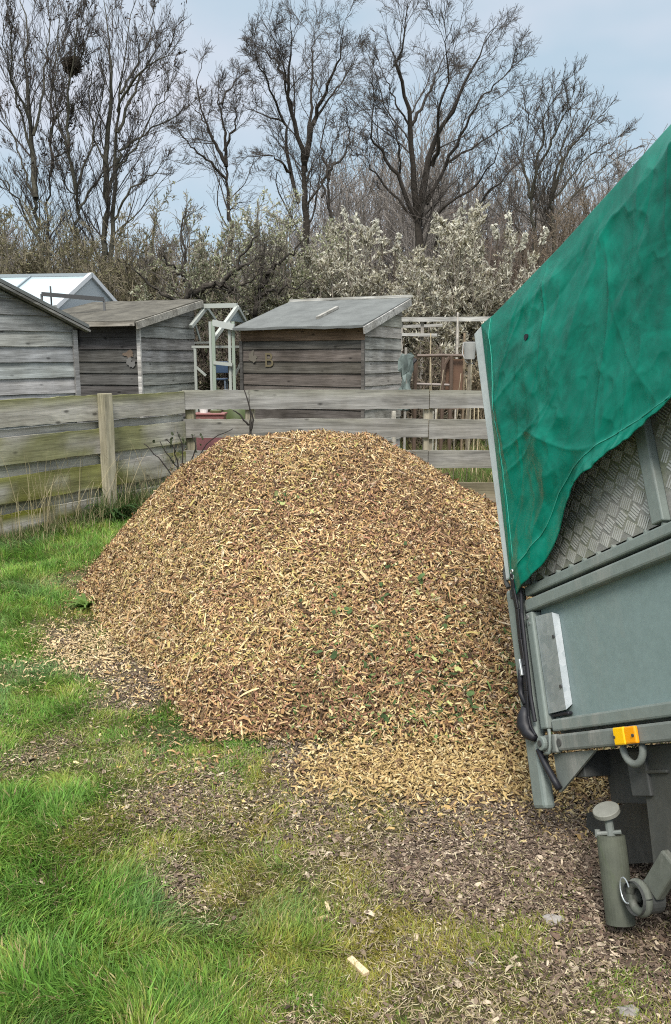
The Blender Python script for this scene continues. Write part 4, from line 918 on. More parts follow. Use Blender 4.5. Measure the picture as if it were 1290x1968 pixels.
# ------------------------------------------------------------------ trees and shrubs
def tubes(P, R, S):
    """many polylines of equal length (n, K, 3) -> verts, quads"""
    n, K, _ = P.shape
    T = np.empty_like(P); T[:, 1:-1] = P[:, 2:] - P[:, :-2]; T[:, 0] = P[:, 1] - P[:, 0]; T[:, -1] = P[:, -1] - P[:, -2]; T = nrm(T)
    ref = nrm(np.cross(nrm(P[:, -1] - P[:, 0]), [.31, .83, .47]))[:, None, :]
    u = nrm(np.cross(T, ref)); v = np.cross(T, u)
    a = np.arange(S) * 2 * math.pi / S
    V = P[:, :, None, :] + R[:, :, None, None] * (np.cos(a)[:, None] * u[:, :, None, :] + np.sin(a)[:, None] * v[:, :, None, :])
    i = np.arange(S); j = (i + 1) % S; k = np.arange(K - 1)[:, None]
    q = np.stack([k * S + i, k * S + j, (k + 1) * S + j, (k + 1) * S + i], -1).reshape(-1, 4)
    Fs = (np.arange(n) * K * S)[:, None, None] + q
    return V.reshape(-1, 3), Fs.reshape(-1, 4)
def grow(P, R, n, t0, t1, ang, lenf, K, up, wob, rng, rk=.6, rmin=.008, droop=0., minlen=.12, maxlen=9.):
    N_, K0, _ = P.shape
    idx = np.repeat(np.arange(N_), n); m = len(idx)
    t = t0 + (t1 - t0) * ((np.tile(np.arange(n), N_) + rng.random(m)) / n)
    f = t * (K0 - 1); i = np.minimum(f.astype(int), K0 - 2); w = (f - i)[:, None]
    p = P[idx, i] * (1 - w) + P[idx, i + 1] * w; tan = nrm(P[idx, i + 1] - P[idx, i])
    r0 = R[idx, i] * (1 - w[:, 0]) + R[idx, i + 1] * w[:, 0]
    perp = nrm(np.cross(tan, rng.normal(size=(m, 3)))); a = (ang * rng.uniform(.6, 1.35, m))[:, None]
    d = nrm(tan * np.cos(a) + perp * np.sin(a) + np.array([0, 0, up]))
    pl = np.linalg.norm(np.diff(P, axis=1), axis=-1).sum(1)[idx]
    ln = np.clip(pl * lenf * (1 - .5 * t) * rng.uniform(.55, 1.3, m), minlen, maxlen)
    Q = np.empty((m, K, 3)); Q[:, 0] = p
    for k in range(1, K):
        d = nrm(d + wob * rng.normal(size=(m, 3)) + np.array([0, 0, up * .35 - droop * k / K])); Q[:, k] = Q[:, k - 1] + d * (ln / (K - 1))[:, None]
    rs = np.maximum(r0 * rk * rng.uniform(.7, 1.1, m), rmin * 1.15)
    RR = np.maximum(rs[:, None] * np.linspace(1, .3, K)[None], rmin)
    return Q, RR
def smoothline(pts, K, rng, jit=0.):
    pts = np.array(pts, float); n = len(pts)
    if n < 3: pts = np.array([pts[0], (pts[0] + pts[-1]) / 2, pts[-1]]); n = 3
    ext = np.concatenate([[2 * pts[0] - pts[1]], pts, [2 * pts[-1] - pts[-2]]])
    out = []
    for t in np.linspace(0, n - 1 - 1e-6, K):
        i = int(t); f = t - i; a, b, c, d = ext[i:i + 4]
        out.append(.5 * (2 * b + (c - a) * f + (2 * a - 5 * b + 4 * c - d) * f * f + (3 * b - a - 3 * c + d) * f ** 3))
    out = np.array(out); out[1:-1] += rng.normal(size=(K - 2, 3)) * jit; return out
def cat(parts):
    V = []; Fs = []; k = 0
    for v, f in parts: V.append(v); Fs.append(f + k); k += len(v)
    return np.concatenate(V), np.concatenate(Fs)

def bare_tree(name, label, Y, limbs, seed, rt, spec, bark, twig, group=None, spread=2.2, K=16, thick=1.):
    """limbs: list of (radius at start, radius at end, [(px, py) ...]); spec: child levels"""
    rng = np.random.default_rng(seed)
    base = None; LP = []; LR = []
    for (r0, r1, pts) in limbs:
        off = rng.uniform(-1, 1) * spread; m = len(pts)
        q = [dp(x, y, Y + off * (k / max(m - 1, 1)) * (1 if len(LP) else .2)) for k, (x, y) in enumerate(pts)]
        LP.append(smoothline(q, K, rng, .035)); LR.append((r1 * .5 + (r0 - r1 * .5) * np.linspace(1, 0, K) ** 1.25) * .62 * thick * (1 + .06 * rng.normal(size=K)))
    b = LP[0][0]; th = thing(name, label, 'tree', (b[0], b[1], 0), 0, group)
    LP[0][0, 2] = min(LP[0][0, 2], 0.)
    LP = np.array(LP); LR = np.array(LR); o3 = np.array([b[0], b[1], 0])
    V, Fs = tubes(LP - o3, LR, 8); mesh('trunk', V, Fs, M_BARK, th, np.tile(bark, (len(V), 1)) * (.8 + .4 * np.random.default_rng(1).random((len(V), 1))), True)
    P, R = LP, LR; parts = []; store = [(LP, LR)]
    for (n, t0, t1, ang, lf, k, up, wob, rk, rmin, ml) in spec:
        P, R = grow(P, R, n, t0, t1, ang, lf, k, up, wob, rng, rk, rmin, maxlen=ml); parts.append(tubes(P - o3, R, 4 if rmin > .012 else 3)); store.append((P, R))
    V, Fs = cat(parts); mesh('crown', V, Fs, M_TWIG, th, np.tile(twig, (len(V), 1)) * np.random.default_rng(2).uniform(.75, 1.3, (len(V), 1)), False)
    return th, store, o3
DB = (.050, .043, .037); DT = (.088, .077, .069); GB = (.085, .08, .062)
#        n   t0  t1  angle len  K  up  wob  rk  rmin maxlen
OAK = [(9, .18, .98, .62, .44, 9, .06, .15, .44, .009, 3.2), (6, .2, .98, .66, .60, 7, .05, .17, .5, .0055, 2.0), (5, .15, 1., .58, .72, 6, .05, .13, .52, .0042, 1.25), (3, .2, 1., .48, .85, 5, .04, .11, .6, .0036, .85)]
T5 = [(.34, .24, [(805, 600), (804, 500), (806, 430), (808, 395)]), (.20, .03, [(806, 437), (794, 337), (789, 248), (773, 169), (763, 126), (779, 53), (784, 5)]),
      (.13, .025, [(800, 422), (763, 337), (735, 292), (715, 264), (716, 211), (713, 158)]), (.08, .02, [(792, 416), (742, 358), (712, 318), (705, 300), (710, 275)]),
      (.19, .03, [(808, 392), (821, 316), (837, 264), (874, 200), (905, 132), (926, 95), (953, 50)]), (.12, .025, [(820, 392), (847, 337), (868, 306), (905, 285), (968, 248), (1005, 216)]),
      (.12, .025, [(830, 320), (842, 274), (842, 211), (863, 158), (858, 95), (868, 47)]), (.13, .03, [(838, 490), (840, 440), (845, 405), (905, 364), (947, 311), (962, 270)]),
      (.07, .02, [(765, 340), (768, 295), (752, 232), (724, 190)]), (.10, .02, [(791, 240), (821, 185), (842, 132), (884, 63)]), (.09, .02, [(857, 320), (890, 250), (925, 190), (965, 150), (1000, 122)]), (.06, .02, [(786, 240), (745, 160), (720, 110)]),
      (.09, .02, [(880, 480), (905, 430), (937, 369), (990, 322), (1026, 279)])]
bare_tree('bare_tree', 'tallest dark many limbed bare tree, right of centre behind the white blossom', 28, T5, 11, 0, OAK, DB, DT)
T3 = [(.30, .20, [(588, 560), (588, 450), (586, 369), (584, 320)]), (.19, .03, [(585, 330), (582, 285), (559, 211), (553, 148), (559, 84), (558, 34)]), (.13, .03, [(574, 390), (553, 295), (548, 237), (506, 221), (469, 205)]),
      (.09, .02, [(559, 330), (540, 312), (517, 300), (453, 303)]), (.17, .03, [(585, 315), (606, 227), (627, 169), (654, 105), (659, 58)]), (.12, .025, [(590, 285), (596, 211), (601, 105), (606, 56)]),
      (.10, .02, [(553, 158), (535, 125), (517, 105), (477, 84)]), (.08, .02, [(548, 240), (520, 170), (497, 120), (490, 75)]), (.08, .02, [(606, 230), (640, 180), (675, 130), (683, 105)]), (.08, .02, [(560, 210), (540, 120), (520, 60)])]
bare_tree('bare_tree', 'broad rounded bare oak in the middle of the skyline', 30, T3, 12, 0, OAK, DB, DT)
T4 = [(.13, .09, [(638, 560), (637, 470), (633, 400), (632, 345)]), (.09, .025, [(632, 345), (640, 318), (669, 290), (669, 250), (660, 205)]), (.08, .02, [(632, 350), (620, 300), (617, 274), (630, 215), (650, 190)]), (.06, .02, [(618, 380), (626, 330), (645, 270), (655, 240)])]
OAKS = [(8, .3, .97, .75, .42, 7, .06, .22, .45, .008, 2.), (6, .2, .98, .8, .55, 5, .06, .24, .5, .0055, 1.2), (5, .2, 1., .75, .6, 4, .05, .24, .6, .0045, .8)]
bare_tree('bare_tree', 'slim crooked two stemmed bare tree between the oak and the tallest bare tree', 27, T4, 13, 0, OAKS, DB, DT, spread=1.)
T2 = [(.17, .12, [(443, 520), (441, 430), (438, 370), (435, 316)]), (.12, .025, [(435, 316), (416, 279), (395, 235), (380, 165), (388, 118)]), (.11, .025, [(435, 320), (432, 253), (421, 200), (420, 145)]), (.09, .02, [(432, 290), (453, 232), (449, 155)]),
      (.08, .02, [(436, 345), (400, 310), (369, 285), (345, 250), (335, 210)]), (.06, .02, [(416, 280), (385, 220), (350, 180)]), (.06, .02, [(421, 200), (450, 160), (470, 135)])]
bare_tree('bare_tree', 'smaller bare tree with open forked crown left of the rounded oak', 30, T2, 14, 0, OAK[:2] + [(4, .15, 1., .58, .72, 6, .05, .13, .52, .0042, 1.25)] + [(2, .2, 1., .48, .8, 5, .04, .11, .6, .0036, .8)], DB, DT, spread=1.5)
ASH = [(14, .08, .97, .62, .34, 8, .14, .09, .42, .007, 3.2), (8, .15, .98, .55, .58, 6, .18, .10, .46, .0044, 1.8), (4, .2, 1., .5, .62, 5, .2, .12, .5, .0034, 1.0)]
A1 = [(.20, .15, [(84, 600), (80, 506), (72, 420), (69, 370)]), (.15, .03, [(69, 380), (62, 280), (56, 180), (50, 110), (45, 30), (40, -40)]), (.08, .02, [(72, 400), (45, 320), (18, 240), (-10, 190)]), (.08, .02, [(66, 300), (35, 200), (12, 110), (0, 20)]),
      (.08, .02, [(64, 260), (85, 150), (95, 60), (90, -30)]), (.07, .02, [(76, 470), (40, 400), (10, 350), (-20, 330)]), (.07, .02, [(60, 240), (25, 150), (22, 60), (28, 0)])]
bare_tree('ash_tree', 'bare ash tree with several upright stems, leftmost on the skyline', 21, A1, 15, 0, ASH, GB, DT, 'ash trees along the left skyline', 1.8, thick=.74)
A2 = [(.12, .09, [(96, 600), (93, 516), (92, 430), (95, 340)]), (.09, .02, [(95, 340), (98, 260), (103, 150), (110, 60), (118, -40)]), (.06, .02, [(98, 260), (125, 180), (135, 100)]), (.05, .02, [(95, 330), (120, 270), (140, 210)])]
bare_tree('ash_tree', 'thin straight bare ash stem just right of the leftmost ash', 22, A2, 16, 0, ASH, GB, DT, 'ash trees along the left skyline', 1.2, thick=.74)
A3 = [(.16, .12, [(140, 600), (142, 511), (150, 430), (148, 369)]), (.11, .02, [(148, 372), (133, 295), (129, 211), (139, 132), (148, 63), (154, -30)]), (.08, .02, [(150, 411), (175, 365), (205, 325), (232, 290), (255, 240)]), (.08, .02, [(144, 365), (174, 274), (195, 205), (205, 130)]),
      (.06, .02, [(132, 290), (110, 220), (112, 120), (125, 20)]), (.06, .02, [(138, 140), (165, 80), (175, 10)]), (.05, .02, [(150, 400), (120, 340), (108, 280)])]
th3, _, o3 = bare_tree('ash_tree', 'bare ash tree holding a bird nest high in its fork', 21.5, A3, 17, 0, ASH, GB, DT, 'ash trees along the left skyline', 1.5, thick=.74)
A4 = [(.25, .2, [(196, 600), (199, 500), (202, 437), (204, 370)]), (.17, .03, [(203, 380), (209, 250), (216, 150), (210, 70), (200, -20)]), (.15, .03, [(210, 520), (219, 411), (221, 316), (228, 211), (240, 100), (262, 0)]), (.11, .02, [(206, 380), (225, 310), (240, 282), (295, 242), (340, 222), (382, 192)]),
      (.10, .02, [(226, 255), (262, 160), (295, 105), (337, 50)]), (.09, .02, [(227, 215), (262, 150), (300, 118), (345, 92)]), (.07, .02, [(210, 330), (180, 250), (172, 160), (180, 70)]), (.07, .02, [(222, 330), (265, 270), (310, 190), (335, 150)]), (.08, .02, [(214, 430), (255, 360), (300, 330), (330, 300)]), (.07, .02, [(232, 180), (280, 90), (300, 10)])]
bare_tree('ash_tree', 'thickest bare ash tree with twin trunks and long limbs reaching right', 22, A4, 18, 0, ASH, GB, DT, 'ash trees along the left skyline', 1.8, thick=.74)
# seed key clusters hang in the ash crowns as dark tufts
for q_ in [o for o in list(COL.objects) if o.name.startswith('ash_tree')]:
    cr_ = [c for c in q_.children if c.name.startswith('crown')][0]
    me = cr_.data; co = np.empty(len(me.vertices) * 3, np.float32); me.vertices.foreach_get('co', co); co = co.reshape(-1, 3); rg = np.random.default_rng(33)
    hi = co[(co[:, 2] > 6.)]; c = hi[rg.integers(0, len(hi), 90)]; n = 90 * 5
    P = np.repeat(c, 5, 0) + rg.normal(size=(n, 3)) * .045; Nn = nrm(rg.normal(size=(n, 3)))
    o = chip_mesh('seed_keys', P, Nn, rg.uniform(.05, .10, n), rg.uniform(.02, .035, n), np.tile([.07, .052, .042], (n, 1)), q_, rng=rg); o.data.materials[0] = M_TWIG; o['kind'] = 'stuff'
# nest
pN = dp(139, 124, 21.5); rg = np.random.default_rng(5); n = 420
a = rg.uniform(0, 2 * math.pi, n); el = rg.uniform(-1.2, .7, n); r_ = rg.uniform(.09, .21, n)
c = np.stack([r_ * np.cos(a) * np.cos(el), r_ * np.sin(a) * np.cos(el), r_ * np.sin(el) * 1.1], -1); d = nrm(np.cross(nrm(c), rg.normal(size=(n, 3))) + .3 * rg.normal(size=(n, 3))) * rg.uniform(.08, .2, n)[:, None]
V, Fs = tubes(np.stack([c - d, c, c + d], 1), np.full((n, 3), .008), 3)
o = mesh('bird_nest', V, Fs, M_TWIG, None, np.tile([.05, .04, .03], (len(V), 1))); o.location = pN; props(o, 'dark stick bird nest wedged in the fork of a bare ash tree', 'nest')
# fine twigged trees on the right
FAN = [(12, .12, .96, .5, .42, 8, .10, .10, .42, .009, 3.4), (8, .15, .98, .55, .55, 6, .10, .12, .5, .006, 2.), (5, .2, 1., .55, .6, 4, .10, .14, .6, .0045, 1.)]
T6 = [(.16, .12, [(1035, 560), (1030, 470), (1024, 420), (1021, 380)]), (.10, .02, [(1021, 380), (1032, 316), (1047, 253), (1050, 205), (1082, 160)]), (.08, .02, [(1022, 385), (1005, 320), (1010, 260), (1030, 200)]), (.08, .02, [(1030, 330), (1062, 270), (1085, 215), (1105, 170)])]
bare_tree('bare_tree', 'pale fine twigged bare tree just right of the tallest bare tree', 29, T6, 19, 0, FAN, GB, (.085, .072, .06), 'fine twigged trees by the tarpaulin', 1.3)
T7 = [(.16, .12, [(1070, 560), (1066, 470), (1062, 420), (1058, 380)]), (.10, .02, [(1058, 380), (1090, 295), (1126, 253), (1172, 208)]), (.08, .02, [(1060, 385), (1095, 345), (1137, 295), (1208, 258)]), (.08, .02, [(1060, 370), (1080, 290), (1100, 230), (1130, 185)]), (.06, .02, [(1064, 420), (1110, 370), (1160, 320), (1195, 300)])]
bare_tree('bare_tree', 'fan shaped fine twigged tree rising behind the top edge of the tarpaulin', 30, T7, 20, 0, FAN, GB, (.085, .072, .06), 'fine twigged trees by the tarpaulin', 1.3)

def shrub(name, label, px, ytop, width, Y, seed, nst, leafcol, leafmix, nleaf, lsize, stemcol, group=None, yb=None, levels=None, aspect=1.6, depth=.8, twigr=.0055, catg='shrub', up=.12, core=0, fill=1.0):
    """stems fan out from the ground; leaves and blossom sit along the twigs"""
    rng = np.random.default_rng(seed); top = dp(px, ytop, Y); hgt = top[2]; w = width / F * Y
    th = thing(name, label, catg, (top[0], Y, 0), 0, group)
    K = 9; P = np.zeros((nst, K, 3)); a = rng.uniform(0, 2 * math.pi, nst); rr = np.sqrt(rng.random(nst))
    hh = hgt * np.sqrt(np.clip(1 - (rr * .88) ** 2, .1, 1)) * rng.uniform(.72, 1.0, nst)
    t = np.linspace(0, 1, K)[None]
    P[..., 0] = (.12 * w * rng.normal(size=nst) + 0)[:, None] + (rr * np.cos(a) * w * .5)[:, None] * t ** .75; P[..., 1] = (.12 * w * rng.normal(size=nst))[:, None] + (rr * np.sin(a) * w * .5 * depth)[:, None] * t ** .75
    P[..., 2] = hh[:, None] * t; P[:, 1:] += np.cumsum(rng.normal(size=(nst, K - 1, 3)) * .035 * hgt / 4, 1)
    R = (rng.uniform(.012, .034, nst) * hgt / 5)[:, None] * np.linspace(1, .25, K)[None] + .006
    parts = [tubes(P, R, 6)]; tw = []; Q, RQ = P, R
    for (n, t0, ang, lf, k, wob, ml) in (levels or [(9, .12, .7, .32, 6, .2, 2.2), (7, .1, .75, .5, 5, .24, 1.1), (5, .1, .7, .6, 4, .25, .7)]):
        Q, RQ = grow(Q, RQ, n, t0, 1., ang, lf, k, up, wob, rng, .55, twigr, maxlen=ml); parts.append(tubes(Q, RQ, 3)); tw.append(Q)
    V, Fs = cat(parts); V[:, 2] = np.maximum(V[:, 2], -.1); mesh('stems', V, Fs, M_TWIG, th, np.tile(stemcol, (len(V), 1)) * rng.uniform(.6, 1.4, (len(V), 1)))
    if nleaf:
        A = np.concatenate([q.reshape(len(q), -1, 3)[:, k] for q in tw[-2:] for k in range(q.shape[1] - 1)]); Bq = np.concatenate([q[:, k + 1] for q in tw[-2:] for k in range(q.shape[1] - 1)])
        wgt = .25 + 1.6 * np.clip(fbm(A[:, 0] * 1.0 + A[:, 1] * .6, A[:, 2] + A[:, 1] * .4, 1.1, 3, seed) - .3, 0, 1)
        i = rng.choice(len(A), nleaf, p=wgt / wgt.sum()); f = rng.random(nleaf)[:, None]; p = A[i] * (1 - f) + Bq[i] * f + rng.normal(size=(nleaf, 3)) * lsize * .35
        T = nrm(Bq[i] - A[i] + .6 * rng.normal(size=(nleaf, 3)) * np.linalg.norm(Bq[i] - A[i], axis=1, keepdims=True)); side = nrm(np.cross(T, rng.normal(size=(nleaf, 3))))
        s = lsize * rng.uniform(.6, 1.35, nleaf)[:, None]; mid = T * s * aspect * .5; sd_ = side * s * .5
        LV = np.stack([p - mid, p + sd_ * .9, p + mid, p - sd_ * .9], 1); LF = (np.arange(nleaf) * 4)[:, None] + np.arange(4)
        lc = np.array(leafcol)[rng.choice(len(leafcol), nleaf, p=leafmix)] * rng.uniform(.65, 1.3, (nleaf, 1))
        LV[..., 2] = np.maximum(LV[..., 2], .02); mesh('foliage', LV.reshape(-1, 3), LF, M_LEAF, th, np.repeat(lc, 4, 0))
    return th
OL = [(.25, .245, .12), (.16, .16, .075), (.38, .35, .21), (.27, .24, .14)]
OLG = 'olive scrub under the ash trees'
shrub('scrub_bush', 'twiggy olive brown bush at the far left beneath the ash trees', 25, 392, 230, 19, 41, 46, OL, [.4, .25, .2, .15], 9000, .03, (.20, .175, .12), OLG, aspect=2.6)
shrub('scrub_bush', 'olive brown bush behind the glazed greenhouse ridge', 150, 420, 210, 19.5, 42, 42, OL, [.4, .25, .2, .15], 8000, .03, (.20, .175, .12), OLG, aspect=2.6)
shrub('scrub_bush', 'dense dark olive bush right of the glazed greenhouse', 255, 395, 200, 18.5, 43, 42, OL, [.42, .28, .18, .12], 10000, .03, (.19, .165, .115), OLG, aspect=2.6)
GW = [(.44, .46, .30), (.28, .31, .17), (.72, .71, .58), (.17, .18, .11)]
shrub('willow_tree', 'grey green willow with dark leaning limbs above the mossy shed roof', 372, 372, 210, 18, 44, 34, GW, [.42, .28, .14, .16], 38000, .033, (.24, .21, .165), None, catg='tree')
shrub('willow_tree', 'big rounded willow speckled with pale catkins behind the felt roofed shed', 538, 372, 240, 18.5, 45, 46, [(.52, .54, .34), (.31, .34, .19), (.80, .79, .66), (.17, .19, .11)], [.38, .2, .30, .12], 66000, .035, (.24, .21, .17), None, catg='tree')
BLS = [(.80, .77, .65), (.56, .53, .41), (.33, .31, .20), (.20, .17, .11)]
BG = 'blossom thickets behind the felt roofed shed'
shrub('blossom_bush', 'white blossom bush just right of the rounded willow', 700, 425, 240, 17.5, 46, 40, BLS, [.46, .24, .16, .14] , 50000, .031, (.25, .22, .185), BG, aspect=3.4, up=.3)
shrub('blossom_bush', 'white blossom bush with tall spiky shoots beside the tarpaulin edge', 925, 432, 230, 17, 47, 46, BLS, [.50, .22, .14, .14] , 58000, .031, (.25, .22, .185), BG, aspect=3.6, up=.34)
shrub('blossom_bush', 'low white blossom bush above the rusty rail frame', 830, 505, 170, 16, 48, 34, BLS, [.40, .26, .16, .18] , 26000, .034, (.25, .22, .18), BG, aspect=3., up=.2)
# a few upright flowering shoots stand clear of the bushes
def shoots(label, items, Y, seed, group=None):
    rng = np.random.default_rng(seed); b = dp(items[0][0], items[0][1], Y); th = thing('blossom_shoots', label, 'blossom', (b[0], b[1], 0)); o3 = np.array([b[0], b[1], 0]); Ps = []; C = []
    for (x0, y0, x1, y1) in items:
        a, e = dp(x0, y0, Y), dp(x1, y1, Y); root = np.array([a[0] + rng.normal() * .1, a[1], 0]); ln = smoothline([root, a * [1, 1, .6] , a, e], 10, rng, .015); Ps.append(ln - o3)
        n = 70; t = rng.random(n)[:, None]; C.append(a * (1 - t) + e * t + rng.normal(size=(n, 3)) * .028 - o3)
    V, Fs = tubes(np.array(Ps), np.tile(np.linspace(.03, .009, 10), (len(Ps), 1)), 5); mesh('stems', V, Fs, M_TWIG, th, np.tile([.09, .075, .06], (len(V), 1)))
    C = np.concatenate(C); n = len(C); chip_mesh('blossom', C, nrm(rng.normal(size=(n, 3))), rng.uniform(.05, .09, n), rng.uniform(.03, .05, n), np.array([.72, .70, .60]) * rng.uniform(.7, 1.15, (n, 1)), th, rng=rng).data.materials[0] = M_LEAF
shoots('tall white flowering shoots standing clear in front of the tallest bare tree trunk', [(885, 470, 878, 412), (893, 470, 889, 385), (898, 480, 884, 400), (905, 490, 912, 420), (858, 460, 853, 425)], 17.6, 3)
shoots('white flowering shoots left of the tallest bare tree trunk', [(712, 450, 724, 425), (735, 470, 722, 430), (690, 440, 682, 412), (668, 440, 660, 400), (760, 480, 768, 450)], 17.8, 4)
shoots('separate white flowering shoots beside the upper tarpaulin edge', [(985, 470, 978, 410), (1040, 465, 1052, 440), (955, 460, 950, 432), (1000, 480, 1012, 450)], 17.2, 6)
BR = [(.18, .14, .09), (.25, .20, .13), (.12, .095, .07)]
shrub('twiggy_bush', 'brown leafless twiggy bush under the fine twigged trees', 1075, 372, 260, 26, 49, 60, BR, [.4, .3, .3], 7000, .03, (.17, .135, .10), None, twigr=.007)
shrub('twiggy_bush', 'reddish brown leafless bush behind the tall flowering shoots', 930, 425, 200, 25, 50, 44, BR, [.4, .3, .3], 5000, .03, (.16, .125, .105), None, twigr=.007)
shrub('bramble', 'tangle of dead bramble stems right of the felt roofed shed', 820, 655, 120, 13.6, 51, 34, [(.30, .26, .19), (.16, .15, .08), (.10, .075, .055)], [.4, .3, .3], 3500, .035, (.16, .13, .10), None, twigr=.006, levels=[(6, .1, .9, .4, 6, .3, 1.), (4, .1, .9, .5, 4, .3, .5)])
shrub('bramble', 'dead bramble stems between the rusty frame and the trailer', 905, 650, 110, 14.0, 52, 30, [(.34, .28, .18), (.20, .17, .10)], [.5, .5], 2500, .035, (.20, .16, .11), None, twigr=.006, levels=[(6, .1, .9, .4, 6, .3, 1.), (4, .1, .9, .5, 4, .3, .5)])
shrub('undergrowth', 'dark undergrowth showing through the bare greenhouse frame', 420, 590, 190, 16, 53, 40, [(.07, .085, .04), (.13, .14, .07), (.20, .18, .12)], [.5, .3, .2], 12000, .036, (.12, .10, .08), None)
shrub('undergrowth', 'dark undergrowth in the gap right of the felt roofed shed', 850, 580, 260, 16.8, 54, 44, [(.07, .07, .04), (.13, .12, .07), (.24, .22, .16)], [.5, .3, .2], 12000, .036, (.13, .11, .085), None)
# old fruit tree with dark crooked limbs in front of the willows
FT = [(.10, .075, [(352, 640), (356, 600), (360, 575), (366, 560)]), (.085, .03, [(366, 562), (395, 552), (425, 545), (452, 515), (470, 485), (497, 452)]), (.06, .02, [(362, 570), (352, 530), (356, 490), (346, 440), (356, 400)]),
      (.05, .018, [(358, 585), (325, 570), (290, 548), (262, 520), (240, 500)]), (.05, .018, [(425, 545), (447, 560), (480, 540), (505, 520)]), (.04, .015, [(452, 515), (480, 505), (520, 470)]), (.04, .015, [(352, 530), (325, 505), (300, 480)])]
bare_tree('fruit_tree', 'old leafless fruit tree with dark crooked limbs in front of the willows', 16.9, FT, 91, 0, [(8, .2, .98, .7, .42, 7, .04, .24, .45, .006, 1.5), (5, .2, .98, .7, .55, 5, .03, .26, .5, .0045, .8), (3, .2, 1., .7, .6, 4, .02, .26, .6, .0036, .5)], (.055, .048, .04), (.10, .088, .075), spread=.7, thick=1.5)
FT2 = [(.08, .06, [(490, 640), (492, 600), (497, 570), (505, 545)]), (.06, .02, [(505, 545), (525, 515), (560, 490), (590, 455)]), (.05, .018, [(497, 570), (520, 560), (560, 548), (600, 540)]), (.04, .015, [(505, 545), (500, 510), (515, 470)])]
bare_tree('fruit_tree', 'smaller leafless fruit tree rising behind the left end of the felt roof', 17.2, FT2, 92, 0, [(8, .2, .98, .7, .42, 7, .04, .24, .45, .006, 1.5), (5, .2, .98, .7, .55, 5, .03, .26, .5, .0045, .8), (3, .2, 1., .7, .6, 4, .02, .26, .6, .0036, .5)], (.055, .048, .04), (.10, .088, .075), spread=.7, thick=1.5)
# distant leafless wood: nobody could count its trees
rg = np.random.default_rng(70); n = 1400; xx = rg.uniform(-48, 46, n); yy = rg.uniform(46, 66, n); hh = rg.uniform(.78, 1.12, n) * np.interp(xx, [-30, -8, -3, 1, 4, 16, 46], [8.2, 8.4, 9.8, 10.9, 10.9, 9.8, 9.2]) * (1 + .18 * np.sin(xx * .16) + .10 * np.sin(xx * .43)) 
K = 8; P = np.zeros((n, K, 3)); t = np.linspace(0, 1, K)[None]; P[..., 0] = xx[:, None] + rg.normal(size=(n, 1)) * .8 * t; P[..., 1] = yy[:, None] + rg.normal(size=(n, 1)) * .8 * t; P[..., 2] = hh[:, None] * t
R = np.tile(np.linspace(.06, .015, K), (n, 1)); parts = [tubes(P, R, 4)]; Q, RQ = P, R
for (k_, t0, an, lf, kk, rm, ml) in ((14, .08, .6, .34, 5, .018, 3.2), (9, .1, .6, .6, 4, .014, 2.0)): Q, RQ = grow(Q, RQ, k_, t0, 1., an, lf, kk, .12, .16, rg, .5, rm, maxlen=ml); parts.append(tubes(Q, RQ, 3))
V, Fs = cat(parts); props(mesh('distant_wood', V, Fs, M_TWIG, None, np.tile([.235, .21, .19], (len(V), 1)) * rg.uniform(.75, 1.3, (len(V), 1))), kind='stuff')  # paler twig colour carries the haze of distance

# ------------------------------------------------------------------ small plants by the heap
def stems_plant(name, label, cat_, base, specs, r, col, leaves=None, seed=1):
    rg = np.random.default_rng(seed); th = thing(name, label, cat_, tuple(base)); b = np.array(base)
    ms = MB()
    for pts in specs: ms.tube(smoothline([np.array(p) for p in pts], 10, rg, .004), np.linspace(r, r * .5, 10), 6, col)
    ms.build('stems', M_BARK, th, smooth=True); return th
q = dp(345, 885, 7.6); b = (q[0], q[1], 0)
th = stems_plant('bramble', 'dark arching bramble stems in the fence corner behind the heap', 'bramble', b, [
    [(0, 0, 0), (0, 0, .45), (-.10, .02, .62), (-.17, -.03, .78)], [(0, 0, 0), (.02, .0, .5), (.03, .0, .75), (-.02, .05, .86)], [(0, 0, .4), (.10, .0, .58), (.16, 0, .74), (.12, .02, .84)],
    [(0, 0, .48), (-.05, 0, .72), (-.12, 0, .80)], [(.05, 0, .3), (.18, -.02, .62), (.32, -.02, .80), (.52, -.04, .90)], [(.0, 0, .3), (-.18, 0, .60), (-.34, .05, .75)]], .0075, (.035, .03, .028), seed=4)
n = 46; rg = np.random.default_rng(6); P = np.stack([rg.normal(.02, .10, n), rg.normal(0, .04, n), rg.uniform(.45, .85, n)], -1); chip_mesh('leaves', P, nrm(rg.normal(size=(n, 3)) + [0, -1, .5]), rg.uniform(.02, .05, n), rg.uniform(.012, .03, n), np.array([.05, .06, .03]) * rg.uniform(.6, 1.6, (n, 1)), th, rng=rg).data.materials[0] = M_LEAF
q = dp(478, 800, 8.55); th = stems_plant('dry_twig', 'dark dead twig climbing the back fence at the board joint', 'twig', (q[0], q[1], 0), [[(0, 0, .0), (.0, .0, .6), (.03, 0, .95), (-.04, 0, 1.22)], [(.02, 0, .8), (.05, 0, .92), (.0, 0, 1.08)], [(.0, 0, .85), (-.10, -.02, .97), (-.16, -.03, 1.01)]], .012, (.045, .04, .036), seed=5)
q = dp(828, 720, 9.2); th = stems_plant('dry_twig', 'pale dry stalks standing above the back fence right of the felt roofed shed', 'stalks', (q[0], q[1], 0), [[(0, 0, 0), (.03, 0, .8), (.0, 0, 1.5)], [(.05, 0, 0), (.08, 0, .9), (.14, 0, 1.42)], [(.28, 0, 0), (.30, 0, .8), (.34, .0, 1.38)], [(.45, 0, 0), (.42, 0, .8), (.40, 0, 1.32)]], .006, (.34, .29, .2), seed=6)
